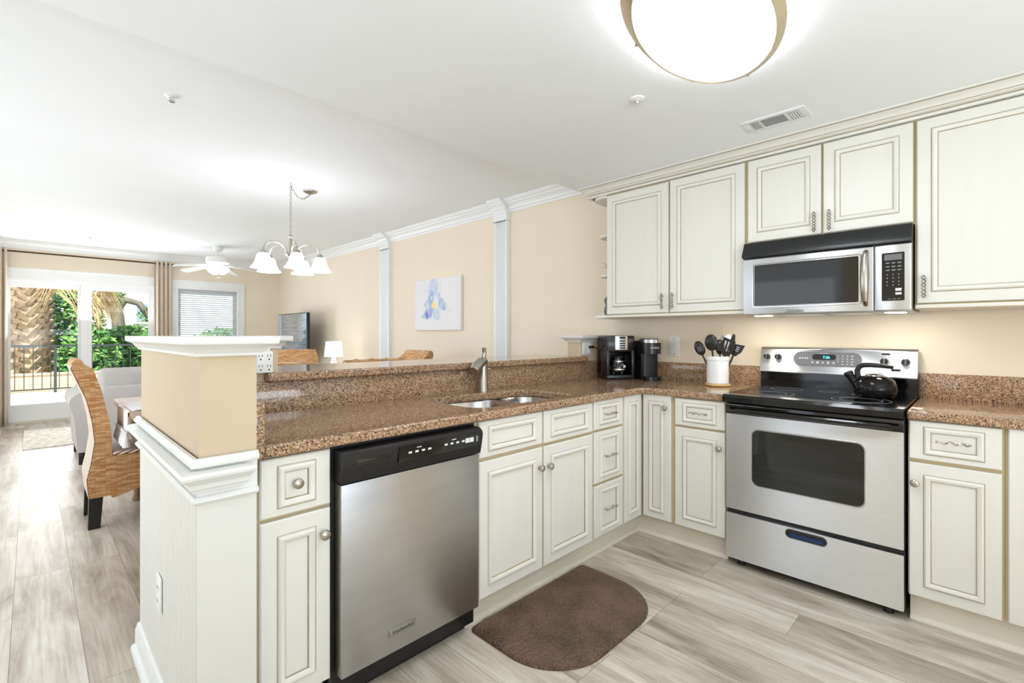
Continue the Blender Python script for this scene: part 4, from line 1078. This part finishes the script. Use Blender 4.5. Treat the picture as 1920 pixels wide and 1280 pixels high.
solo('lamp_cord', m, 'thin beige cord hanging from the wall cabinet above the crock', 'cord')

# outlets
def plate_x(name, label, cat, y, z, hw, hh, x=0.0, dirx=-1):
    t = thing(name, label, cat, (x, y, z)); m = M('white_plastic'); x1 = x + dirx * .006
    m.box(x, y - hw, z - hh, x1, y + hw, z + hh, .002); part('cover_plate', m, t); return t, x1
t, x1 = plate_x('phone_jack', 'white wall plate between the pod brewer and the crock', 'wall plate', 0.094, 1.155, .042, .073)
m = M('white_plastic'); m.use('vent_white').box(x1, .086, 1.148, x1 - .002, .102, 1.164, .001); part('jack', m, t)
m = M('slot_dark'); m.lathe([(.0, .0), (.004, 0), (.003, .0015), (0, .002)], (x1, .094, 1.21), (-1, 0, 0), 8); m.lathe([(.0, .0), (.004, 0), (.003, .0015), (0, .002)], (x1, .094, 1.10), (-1, 0, 0), 8); part('screw', m, t)
t, x1 = plate_x('wall_outlet', 'white outlet low on the beadboard end of the peninsula', 'outlet', 0.433, 0.383, .035, .058, XA - .0066)
for dz in (-.022, .022):
    m = M('white_plastic'); m.prism(rrect(0.433 - .017, 0.383 + dz - .014, 0.433 + .017, 0.383 + dz + .014, .008, 4), x1, x1 - .002, YZ)
    m.use('slot_dark'); m.box(x1 - .002, 0.426, 0.383 + dz - .003, x1 - .0026, 0.428, 0.383 + dz + .006); m.box(x1 - .002, 0.438, 0.383 + dz - .003, x1 - .0026, 0.440, 0.383 + dz + .006); part('socket', m, t)
# plug adapter on the left post, facing the kitchen
px_, pz_ = -2.634, 1.136
t = thing('outlet_adapter', 'white multi-socket plug adapter on the post at the left bar end', 'outlet', (px_, .62, pz_))
m = M('white_plastic'); m.box(px_ - .034, .575, pz_ - .052, px_ + .030, .6195, pz_ + .038, .005); m.box(px_ - .022, .585, pz_ + .036, px_ + .022, .6195, pz_ + .058, .004); part('housing', m, t)
m = M('slot_dark')
for i in (-.018, .014):
    for j in (-.028, .014):
        for e in (-.007, .005): m.box(px_ + i + e, .5742, pz_ + j, px_ + i + e + .002, .5752, pz_ + j + .010)
        m.lathe([(0, 0), (.0035, 0), (.003, .001), (0, .001)], (px_ + i, .5752, pz_ + j - .01), (0, -1, 0), 8)
part('sockets', m, t)
# outlet on the right post with a black plug
t = thing('wall_outlet', 'white double outlet with a black plug on the post beside the coffee maker', 'outlet', (-.36, .62, 1.135))
m = M('white_plastic'); m.box(-.415, .614, 1.09, -.30, .6195, 1.182, .002); part('cover_plate', m, t)
m = M('white_plastic'); m.box(-.405, .611, 1.105, -.372, .6142, 1.168, .002); m.box(-.345, .611, 1.105, -.312, .6142, 1.168, .002); part('socket', m, t)
m = M('black_plastic'); m.box(-.345, .580, 1.138, -.312, .6105, 1.158, .004); m.tube([(-.328, .582, 1.148), (-.30, .57, 1.14), (-.262, .566, 1.11), (-.24, .572, 1.06)], .0035, 6)
solo('power_plug', m, 'black power plug of the coffee maker in the right post outlet', 'plug')

# anti-fatigue mat
def mat_outline():
    # straight long side along the cabinets, opposite side bowed with big rounded corners
    pts = []
    def arc(cx, cy, rx, ry, a0, a1, n=10):
        for k in range(n + 1):
            a = math.radians(a0 + (a1 - a0) * k / n); pts.append((cx + rx * math.cos(a), cy + ry * math.sin(a)))
    arc(-1.985, -0.005, .03, .03, 180, 90, 4); arc(-1.255, -0.005, .03, .03, 90, 0, 4)
    arc(-1.475, -0.215, .25, .255, 0, -90, 12); arc(-1.765, -0.215, .25, .255, -90, -180, 12)
    return pts
m = M('mat_brown'); op = mat_outline(); cx = sum(p[0] for p in op) / len(op); cy = sum(p[1] for p in op) / len(op)
L = []
for s_, z in ((1.0, 0.0), (1.0, 0.006), (0.985, 0.013), (0.93, 0.018), (0.90, 0.019)):
    L.append([m.bm.verts.new((cx + (x - cx) * s_, cy + (y - cy) * (s_ if s_ == 1 else 1 - (1 - s_) * 1.5), z)) for x, y in op])
for A, B in zip(L, L[1:]):
    for i in range(len(A)): m.face([A[i], A[(i + 1) % len(A)], B[(i + 1) % len(A)], B[i]])
m.face(L[-1]); m.face(L[0][::-1])
solo('floor_mat', m, 'brown cushioned kitchen mat on the floor before the sink', 'mat', smooth=60)

# items on the end shelf
m = M('grey_stone'); m.lathe([(0, 0), (.028, 0), (.036, .03), (.034, .06), (.024, .075), (.03, .095), (.036, .12), (.022, .145), (0, .15)], (-.20, .525, 1.3855), (0, 0, 1), 18)
solo('stone_vase', m, 'small grey vase on the lowest end shelf', 'vase')
t = thing('twig_ornament', 'dark spiky twig ornament on the middle end shelf', 'ornament', (-.2, .515, 1.6905))
m = M('grey_stone'); m.lathe([(0, 0), (.018, 0), (.02, .02), (0, .06)], (-.2, .515, 1.6905), (0, 0, 1), 10); part('base', m, t)
for k in range(7):
    a = k * .9; m = M('wood_dark'); m.tube([(-.2, .515, 1.74), (-.2 + .05 * math.cos(a), .515 + .055 * math.sin(a), 1.76 + .03 * math.sin(a * 2.3) + .03)], [.003, .001], 5); part('twig', m, t)

# oval kitchen ceiling light
lc = Vector((-1.70, -0.842)); lt = thing('ceiling_light', 'large oval glowing ceiling light over the kitchen floor', 'ceiling light', (lc.x, lc.y, ZK))
AX = (math.cos(math.radians(6.5)), math.sin(math.radians(6.5)), 0)
m = M('vent_white'); m.lathe([(0, 0), (.80, 0), (.80, -.012), (0, -.012)], (lc.x, lc.y, ZK), (0, 0, 1), 64, AX, .441, .234); part('base', m, lt)
m = M('brass_soft'); m.lathe([(.99, -.030), (1.0, -.034), (1.0, -.040), (.93, -.060), (.87, -.069), (.862, -.066), (.93, -.054)], (lc.x, lc.y, ZK), (0, 0, 1), 96, AX, .441, .234); part('trim_ring', m, lt)
m = M('lamp_diffuser'); m.lathe([(.80, -.012), (.92, -.022), (.92, -.05), (.865, -.0655), (.6, -.071), (.3, -.074), (0, -.075)], (lc.x, lc.y, ZK), (0, 0, 1), 96, AX, .441, .234); part('diffuser', m, lt)
for a in (-10, 40, 95, 150):
    a = math.radians(a); m = M('brass_soft'); pv = Vector(AX) * (.438 * math.cos(a)) + Vector((-AX[1], AX[0], 0)) * (.232 * math.sin(a))
    m.lathe([(0, -.007), (.006, -.005), (.006, .004), (0, .006)], Vector((lc.x, lc.y, ZK - .042)) + pv, (0, 0, 1), 8); part('screw_cap', m, lt)
def sprinkler(x, y, z, label):
    t = thing('sprinkler', label, 'sprinkler', (x, y, z), 'ceiling sprinklers')
    m = M('white_plastic'); m.lathe([(0, 0), (.034, 0), (.032, -.004), (.02, -.008), (0, -.008)], (x, y, z), (0, 0, 1), 24); part('flange', m, t)
    m = M('chrome'); m.cyl((x, y, z - .008), (x, y, z - .024), .009, .006, 10)
    for s_ in (-1, 1): m.tube([(x + s_ * .008, y, z - .012), (x + s_ * .016, y, z - .02), (x + s_ * .004, y, z - .032)], .0025, 6)
    m.lathe([(0, 0), (.018, 0), (.018, -.002), (0, -.003)], (x, y, z - .032), (0, 0, 1), 14); part('head', m, t)
sprinkler(-1.33, -0.37, ZK, 'ceiling sprinkler above the kitchen near the vent')
sprinkler(-2.766, 1.66, ZC, 'ceiling sprinkler in the upper left over the dining area')
sprinkler(-2.75, 7.05, ZC, 'far ceiling sprinkler in front of the glass door')
t = thing('ceiling_vent', 'white ceiling air register above the wall cabinets', 'vent', (-.64, -.76, ZK))
m = M('vent_white'); x0, x1, y0, y1 = -.725, -.565, -.905, -.615
m.box(x0, y0, ZK - .008, x0 + .025, y1, ZK, .002); m.box(x1 - .025, y0, ZK - .008, x1, y1, ZK, .002); m.box(x0 + .025, y0, ZK - .008, x1 - .025, y0 + .03, ZK, .001); m.box(x0 + .025, y1 - .03, ZK - .008, x1 - .025, y1, ZK, .001); part('frame', m, t)
m = M('slot_dark'); m.box(x0 + .024, y0 + .029, ZK - .002, x1 - .024, y1 - .029, ZK - .0005); part('duct_opening', m, t)
m = M('vent_white')
for k in range(5): m.obox((x0 + .08, y1 - .036 - k * .0105, ZK - .005), (1, 0, 0), (0, .95, .3), (0, -.3, .95), .057, .004, .0006)
for k in range(8): m.obox((x0 + .032 + k * .0135, -.755, ZK - .005), (0, 1, 0), (.95, 0, .3), (-.3, 0, .95), .058, .0062, .0006)
for k in range(5): m.obox((x0 + .08, y0 + .036 + k * .0115, ZK - .005), (1, 0, 0), (0, .5, -.8), (0, .8, .5), .057, .004, .0006)
for k in range(3): m.box(x0 + .05 + k * .03, y0 + .03, ZK - .007, x0 + .053 + k * .03, -.815, ZK - .002)
for yy in (-.695, -.815): m.box(x0 + .02, yy - .004, ZK - .008, x1 - .02, yy + .004, ZK - .001)
part('louvres', m, t, 0)

# chandelier
chx, chy = -1.728, 2.75
F2 = Vector((math.cos(.7807), math.sin(.7807), 0)); R2 = Vector((F2.y, -F2.x, 0))
ch = thing('chandelier', 'nickel chandelier with five glowing bell shades over the dining table', 'chandelier', (chx, chy, ZC))
m = M('nickel'); m.lathe([(0, 0), (.062, 0), (.058, -.012), (.03, -.024), (0, -.03)], (-1.51, 2.87, ZC), (0, 0, 1), 24); part('canopy', m, ch)
m = M('nickel'); m.tube([(chx, chy, ZC), (chx, chy, ZC - .02), (chx + .012, chy, ZC - .032), (chx, chy, ZC - .042)], .004, 6); part('ceiling_hook', m, ch)
def chain(pts, n):
    m = M('nickel')
    for i in range(n):
        t0 = i / n; p = pts(t0); p2 = pts((i + 1) / n); d = (p2 - p); L = d.length; d.normalize()
        u = d.orthogonal().normalized(); v = d.cross(u); e = u if i % 2 else v
        m.tube([(p + p2) / 2 + d * (L * .62 * math.cos(a)) + e * (.008 * math.sin(a)) for a in [2 * PI * k / 10 for k in range(10)]], .0022, 5, True)
    return m
A0 = Vector((-1.51, 2.87, ZC - .03)); B0 = Vector((chx, chy, ZC - .035)); C0 = Vector((chx, chy, 2.10))
part('chain', chain(lambda t: B0.lerp(C0, t), 16), ch); part('chain', chain(lambda t: A0.lerp(B0, t) - Vector((0, 0, .07 * math.sin(PI * t))), 10), ch)
m = M('nickel'); m.lathe([(0, .17), (.01, .165), (.02, .15), (.022, .14), (.012, .13), (.011, .02), (.02, .01), (.045, .0), (.05, -.012), (.03, -.025), (.012, -.04), (0, -.045)], (chx, chy, 1.945), (0, 0, 1), 20); part('column', m, ch)
for k in range(5):
    a = 2 * PI * k / 5; d = F2 * math.cos(a) + R2 * math.sin(a); cc = Vector((chx, chy, 1.94))
    m = M('nickel'); r = .235
    pts = [cc + d * (.04 + (r - .04) * (1 - math.cos(PI * q / 12)) / 2) + Vector((0, 0, .085 * math.sin(PI * q / 12) - .0 * q)) for q in range(13)]
    m.tube(pts, .006, 8); m.lathe([(0, .012), (.02, .008), (.028, -.012), (.03, -.02), (0, -.02)], cc + d * r + Vector((0, 0, -.005)), (0, 0, 1), 16); ar = part('arm', m, ch)
    m = M('shade_glow'); m.lathe([(.028, 0), (.042, -.006), (.052, -.03), (.062, -.07), (.08, -.105), (.098, -.122), (.095, -.123), (.077, -.105), (.058, -.07), (.047, -.03), (.03, -.008)], cc + d * r + Vector((0, 0, -.024)), (0, 0, 1), 28); part('shade', m, ar)

# ceiling fan
fx_, fy_ = -1.35, 6.6
fn = thing('ceiling_fan', 'white ceiling fan with a lit bowl cluster near the far windows', 'ceiling fan', (fx_, fy_, ZC))
m = M('white_plastic'); m.lathe([(0, 0), (.07, 0), (.075, -.03), (.05, -.07), (.02, -.08), (.016, -.16), (0, -.16)], (fx_, fy_, ZC), (0, 0, 1), 24); part('canopy', m, fn)
m = M('white_plastic'); m.lathe([(0, 0), (.10, 0), (.15, -.015), (.16, -.05), (.155, -.09), (.12, -.115), (0, -.12)], (fx_, fy_, ZC - .155), (0, 0, 1), 32); part('motor_housing', m, fn)
for k in range(5):
    a = math.radians(-19 + 72 * k); d = Vector((math.cos(a), math.sin(a), -.14)).normalized(); s_ = Vector((-math.sin(a), math.cos(a), 0.18)).normalized(); n = d.cross(s_)
    o = Vector((fx_, fy_, ZC - .27))
    m = M('white_plastic')
    m.prism([(.11, -.02), (.2, -.045), (.30, -.06), (.56, -.068), (.60, -.055), (.615, 0), (.60, .055), (.56, .068), (.30, .06), (.2, .045), (.11, .02)], -.004, .004, lambda u, v, t: tuple(o + d * u + s_ * v + n * t)); part('blade', m, fn)
m = M('white_plastic'); m.lathe([(0, 0), (.06, 0), (.07, -.03), (.04, -.055), (0, -.06)], (fx_, fy_, ZC - .274), (0, 0, 1), 24); part('light_fitter', m, fn)
for k in range(4):
    a = math.radians(20 + 90 * k); d = Vector((math.cos(a), math.sin(a), 0))
    m = M('shade_glow'); m.lathe([(.02, 0), (.035, .01), (.05, .04), (.07, .085), (.066, .085), (.045, .04), (.02, .008)], Vector((fx_, fy_, ZC - .31)) + d * .05, d * .85 + Vector((0, 0, -.7)), 22); part('lamp_shade', m, fn)
for s_ in (-.012, .014):
    m = M('chrome'); m.cyl((fx_ + s_, fy_ - .03, ZC - .33), (fx_ + s_, fy_ - .03, ZC - .46), .002, seg=6); m.lathe([(0, -.008), (.006, 0), (0, .008)], (fx_ + s_, fy_ - .03, ZC - .465), (0, 0, 1), 8); part('pull_chain', m, fn)

# painting
pa = thing('painting', 'white canvas with a loose blue and yellow flower between the pilasters', 'painting', (-.001, 2.95, 1.29))
m = M('canvas_edge'); m.box(-.035, 2.512, 1.292, -.001, 3.387, 1.89, .003); part('canvas', m, pa)
def canvas_mat():
    m, nt, b = nodes('flower_canvas'); b.inputs['Roughness'].default_value = .8
    tc = nt.nodes.new('ShaderNodeTexCoord')
    def noise(sc, det):
        n = nt.nodes.new('ShaderNodeTexNoise'); n.inputs['Scale'].default_value = sc; n.inputs['Detail'].default_value = det
        nt.links.new(tc.outputs['Object'], n.inputs['Vector']); return n
    nw = noise(9, 4); warp = nt.nodes.new('ShaderNodeVectorMath'); warp.operation = 'MULTIPLY_ADD'; warp.inputs[1].default_value = (.13, .13, .13)
    nt.links.new(nw.outputs['Color'], warp.inputs[0]); nt.links.new(tc.outputs['Object'], warp.inputs[2])
    nf = noise(16, 5); cur = None
    base = nt.nodes.new('ShaderNodeRGB'); base.outputs[0].default_value = lin((240, 238, 240)); cur = base.outputs[0]
    blobs = ((.43, .82, .12, .24, (190, 204, 236), .85), (.38, .64, .06, .15, (142, 172, 222), .9), (.55, .62, .05, .13, (176, 196, 228), .7), (.61, .49, .10, .11, (140, 188, 222), .9), (.30, .47, .09, .14, (160, 182, 226), .85), (.31, .31, .10, .10, (116, 134, 212), .95), (.21, .27, .07, .05, (160, 206, 214), .8), (.50, .30, .09, .12, (186, 214, 228), .8), (.40, .40, .06, .07, (150, 178, 224), .7), (.44, .47, .05, .09, (250, 234, 150), 1.0))
    for u, v, ru, rv, col, k in blobs:
        mp = nt.nodes.new('ShaderNodeMapping'); mp.vector_type = 'POINT'
        cy = 3.387 - .875 * u - 2.95 + .065; cz = .002 + .598 * v + .065
        mp.inputs['Scale'].default_value = (0, 1 / (ru * .875), 1 / (rv * .598)); mp.inputs['Location'].default_value = (0, -cy / (ru * .875), -cz / (rv * .598))
        nt.links.new(warp.outputs[0], mp.inputs['Vector'])
        ln = nt.nodes.new('ShaderNodeVectorMath'); ln.operation = 'LENGTH'; nt.links.new(mp.outputs[0], ln.inputs[0])
        mr = nt.nodes.new('ShaderNodeMapRange'); mr.interpolation_type = 'SMOOTHSTEP'; mr.inputs[1].default_value = 1.15; mr.inputs[2].default_value = .55; mr.inputs[3].default_value = 0; mr.inputs[4].default_value = k
        nt.links.new(ln.outputs['Value'], mr.inputs[0])
        mu = nt.nodes.new('ShaderNodeMath'); mu.operation = 'MULTIPLY'; r_ = nt.nodes.new('ShaderNodeMapRange'); r_.inputs[1].default_value = .3; r_.inputs[2].default_value = .6; r_.inputs[3].default_value = .25; r_.inputs[4].default_value = 1
        nt.links.new(nf.outputs['Fac'], r_.inputs[0]); nt.links.new(mr.outputs[0], mu.inputs[0]); nt.links.new(r_.outputs[0], mu.inputs[1])
        mx = nt.nodes.new('ShaderNodeMix'); mx.data_type = 'RGBA'; mx.inputs['B'].default_value = lin(col)
        nt.links.new(mu.outputs[0], mx.inputs['Factor']); nt.links.new(cur, mx.inputs['A']); cur = mx.outputs['Result']
    nt.links.new(cur, b.inputs['Base Color'])
canvas_mat()
P('paint_line', (196, 198, 208), .8)
m = M('flower_canvas'); m.box(-.0358, 2.517, 1.297, -.0351, 3.382, 1.885); fy0, fz0 = 3.0, 1.565
m.use('paint_line')
m.tube([(-.036, fy0 - .16 - .16 * t, fz0 + .05 - .1 * t * t - .03 * t) for t in [q / 8 for q in range(9)]], .0014, 5); m.tube([(-.036, fy0 + .10 + .14 * t, fz0 + .14 + .06 * math.sin(2.6 * t)) for t in [q / 8 for q in range(9)]], .0014, 5); m.tube([(-.036, fy0 - .11 - .02 * t, fz0 + .1 + .2 * t) for t in [q / 6 for q in range(7)]], .0014, 5)
part('painted_flower', m, pa)

# curtains and rod
t = thing('curtain_rod', 'dark bronze curtain rod above the glass door', 'curtain rod', (-2.6, 7.92, 2.385))
m = M('rod_bronze'); m.cyl((-3.75, 7.92, 2.385), (-1.66, 7.92, 2.385), .012, seg=10); part('rod', m, t)
for x, s_ in ((-1.66, 1), (-3.75, -1)):
    m = M('rod_bronze'); m.lathe([(.014, 0), (.022, .006), (.014, .016), (.02, .03), (.028, .05), (.02, .07), (.026, .09), (.012, .11), (0, .115)], (x, 7.92, 2.385), (s_, 0, 0), 14); part('finial', m, t)
for x in (-3.7, -1.7): m = M('rod_bronze'); m.box(x - .008, 7.92, 2.377, x + .008, YF - .001, 2.393); part('bracket', m, t)
def curtain(x0, x1, label, folds):
    m = M('curtain_fabric')
    def f(u, v):
        x = x0 + (x1 - x0) * u; amp = .028 + .02 * (1 - v)
        return (x + .012 * math.sin(u * folds * 2 * PI * 2 + 1) * (1 - v), 7.905 + amp * math.sin(u * folds * 2 * PI), .015 + 2.41 * v)
    m.grid(f, folds * 12, 10)
    o = solo('curtain', m, label, 'curtain', smooth=70); s_ = o.modifiers.new('thick', 'SOLIDIFY'); s_.thickness = .003
    return o
curtain(-3.735, -3.54, 'beige curtain gathered at the left side of the glass door', 4); curtain(-1.925, -1.70, 'beige curtain gathered between the glass door and the far window', 4)

# television and console
t = thing('media_console', 'long white console along the right wall beneath the television', 'console', (-.24, 5.9, 0))
m = M('white_plastic'); m.box(-.46, 4.55, .08, -.02, 7.2, .70, .004); part('body', m, t); m = M('white_plastic'); m.box(-.48, 4.53, .70, -.02, 7.22, .735, .004); part('top_board', m, t)
for k in range(4):
    m = M('trim_white'); m.box(-.472, 4.57 + k * .66, .1, -.4605, 5.20 + k * .66, .68, .003); d = part('door', m, t); knob(d, (-.472, 4.62 + k * .66, .42), (-1, 0, 0))
for yy in (4.65, 7.1): m = M('wood_dark'); m.box(-.42, yy - .03, 0, -.06, yy + .03, .08); part('foot', m, t)
tv = thing('television', 'flat television reflecting the window blind near the far corner', 'television', (-.30, 6.45, .7355))
m = M('black_plastic'); m.box(-.335, 5.86, .86, -.285, 7.06, 1.585, .006); part('cabinet', m, tv)
m = M('tv_screen'); m.box(-.3375, 5.872, .875, -.3352, 7.048, 1.573); part('screen', m, tv)
m = M('black_plastic'); m.box(-.32, 6.35, .75, -.29, 6.55, .87); m.box(-.42, 6.1, .7355, -.2, 6.8, .75, .003); part('stand', m, tv)
t = thing('table_lamp', 'white table lamp glowing on the console beyond the bar', 'lamp', (-.33, 4.95, .7355))
m = M('ceramic'); m.lathe([(0, 0), (.095, 0), (.095, .012), (.06, .06), (.035, .14), (.022, .2), (.012, .22), (0, .22)], (-.33, 4.95, .7355), (0, 0, 1), 24); part('base', m, t)
m = M('table_shade_glow'); m.lathe([(.125, .20), (.105, .41), (.103, .41), (.122, .20)], (-.33, 4.95, .7355), (0, 0, 1), 32); part('shade', m, t)
# rug
m = M('rug_beige'); m.prism(rrect(-3.375, 5.80, -2.45, 7.25, .02, 3), 0.0005, .012, XY); m.use('rod_bronze'); 
solo('door_rug', m, 'small mottled beige rug before the glass door', 'rug')
# sofa: back turned to the camera
sf = thing('sofa', 'light grey upholstered sofa with rolled arm seen from behind', 'sofa', (-2.0, 5.0, 0))
X0, X1, SY0, SY1 = -3.06, -1.15, 4.6, 5.45
m = M('sofa_fabric'); m.box(X0 + .23, SY0, .12, X1 - .2, SY0 + .20, .735, .03, 4); part('back_frame', m, sf, 50)
m = M('sofa_fabric'); m.box(X0 + .2, SY0 + .15, .12, X1 - .2, SY1, .40, .03, 4); part('seat_base', m, sf, 50)
for k in range(3):
    w = (X1 - X0 - .44) / 3; xx = X0 + .22 + k * w
    m = M('sofa_fabric'); m.box(xx + .005, SY0 + .22, .40, xx + w - .005, SY1, .52, .04, 4); part('seat_cushion', m, sf, 50)
    m = M('sofa_fabric'); m.box(xx + .005, SY0 + .12, .53, xx + w - .005, SY0 + .36, .90, .06, 4); part('back_cushion', m, sf, 50)
for x, s_ in ((X0, 1), (X1, -1)):
    m = M('sofa_fabric'); prof = [(x + s_ * .06, .12), (x + s_ * .20, .12), (x + s_ * .20, .52)]
    for k in range(13):
        a = PI * (-.15 + 1.3 * k / 12); prof.append((x + s_ * (.105 + .105 * math.cos(a)), .585 + .105 * math.sin(a)))
    prof.append((x + s_ * .035, .46))
    m.prism(prof, SY0 - .02, SY1, XZ); part('arm', m, sf, 50)
for x in (X0 + .1, X1 - .1):
    for y in (SY0 + .03, SY1 - .08):
        m = M('wood_dark'); m.box(x - .03, y - .03, 0, x + .03, y + .03, .12, .004); part('foot', m, sf)
# dining table
TX0, TX1, TY0, TY1 = -2.875, -1.05, 1.98, 3.14
t = thing('dining_table', 'weathered wood dining table behind the peninsula', 'table', (-2.1, 2.56, 0))
m = M('wood_table'); m.box(TX0, TY0, .715, TX1, TY1, .76, .01, 3); m.box(TX0 + .02, TY0 + .02, .695, TX1 - .02, TY1 - .02, .715, .004); part('tabletop', m, t)
m = M('wood_table'); m.box(TX0 + .1, TY0 + .1, .61, TX1 - .1, TY0 + .13, .695); m.box(TX0 + .1, TY1 - .13, .61, TX1 - .1, TY1 - .1, .695); m.box(TX0 + .1, TY0 + .13, .61, TX0 + .13, TY1 - .13, .695); m.box(TX1 - .13, TY0 + .13, .61, TX1 - .1, TY1 - .13, .695); part('apron', m, t)
for x in (TX0 + .13, TX1 - .13):
    for y in (TY0 + .13, TY1 - .13):
        m = M('wood_table'); m.lathe([(0, 0), (.03, 0), (.034, .02), (.024, .05), (.03, .12), (.05, .3), (.052, .42), (.035, .46), (.05, .5), (.05, .695), (0, .695)], (x, y, 0), (0, 0, 1), 16); part('leg', m, t)
t = thing('table_runner', 'white tasselled table runner hanging over the left table end', 'table runner', (-2.1, 2.5, .761))
def run(u, v):
    s_ = u * 1.9; y = 2.30 + .48 * v
    if s_ < 0.13: x, z = TX0 - .006 - .005 * math.sin(v * 9), .63 + s_ * .98
    else: x, z = TX0 + (s_ - .13), .7625
    return (x, y, z)
m = M('cloth_white'); m.grid(run, 46, 10); r_ = part('cloth', m, t, 60); s_ = r_.modifiers.new('thick', 'SOLIDIFY'); s_.thickness = .003; s_.offset = 1
for k in range(6):
    y = 2.32 + k * .088; m = M('cloth_white'); m.lathe([(0, 0), (.008, -.004), (.012, -.016), (.008, -.024), (.02, -.07), (.022, -.10), (0, -.102)], (TX0 - .012, y, .632), (0, 0, 1), 10); part('tassel', m, t)
# rattan chairs
def chair_proto(label):
    # local: front faces +x, rear at x=0, centre line y=0
    c = thing('rattan_chair', label, 'chair', (0, 0, 0), 'woven rattan chairs round the dining table')
    hw = .21
    bp = [(.0, .20), (-.01, .32), (.01, .42), (.028, .56), (.015, .69), (-.012, .83), (-.062, .967), (-.085, 1.03), (-.072, 1.062), (-.035, 1.062), (.02, 1.022), (.062, .875), (.098, .69), (.112, .56), (.112, .46), (.112, .2)]
    m = M('rattan'); m.prism(bp, -hw, hw, XZ)
    m.use('rattan_edge')
    back = bp[:9]
    m.grid(lambda u, v: (bp[min(int(u * 8), 7)][0] * (1 - (u * 8 - min(int(u * 8), 7))) + bp[min(int(u * 8), 7) + 1][0] * (u * 8 - min(int(u * 8), 7)) - .003,
                         -hw + 2 * hw * v, bp[min(int(u * 8), 7)][1] * (1 - (u * 8 - min(int(u * 8), 7))) + bp[min(int(u * 8), 7) + 1][1] * (u * 8 - min(int(u * 8), 7))), 16, 4)
    part('backrest', m, c, 50)
    m = M('rattan'); sp_ = [(.112, .18), (.2, .205), (.33, .245), (.44, .225), (.50, .20), (.515, .30), (.515, .42), (.50, .455), (.112, .455)]
    m.prism(sp_, -hw - .005, hw + .005, XZ); st = part('seat', m, c, 50)
    m = M('rattan_edge'); m.box(.115, -hw - .004, .455, .512, hw + .004, .478, .010, 3); part('seat_cover', m, c, 50)
    for y in (-hw + .035, hw - .035):
        m = M('wood_dark'); m.prism([(.0, .22), (.07, .22), (.055, 0), (-.005, 0)], y - .025, y + .025, XZ); part('leg', m, c)
        m = M('wood_dark'); m.lathe([(0, 0), (.018, 0), (.02, .02), (.028, .10), (.03, .22), (0, .22)], (.46, y, 0), (0, 0, 1), 12); part('leg', m, c)
    m = M('rattan'); m.tube([(-.055, y, 1.055 + .003 * math.sin(y * 60)) for y in [(-hw - .004) + (2 * hw + .008) * k / 16 for k in range(17)]], [.028 + .003 * (k % 2) for k in range(17)], 10); part('rolled_top', m, c, 60)
    return c
ch1 = chair_proto('rattan dining chair with black legs at the left end of the table')
ch1.location = (-3.05, 2.72, 0)
dup(ch1, (-2.39, 1.36, 0), PI / 2, 'rattan chair top just showing behind the bar near its left end')
dup(ch1, (-1.73, 1.36, 0), PI / 2, 'rattan chair top showing behind the bar left of the faucet')
dup(ch1, (-1.34, 3.62, 0), -PI / 2, 'pale rattan chair back seen on the far side of the table')
dup(ch1, (-2.25, 3.62, 0), -PI / 2, 'rattan chair on the far side of the table hidden by the column')
dup(ch1, (-0.60, 2.56, 0), PI, 'rattan chair back at the right table end above the bar')
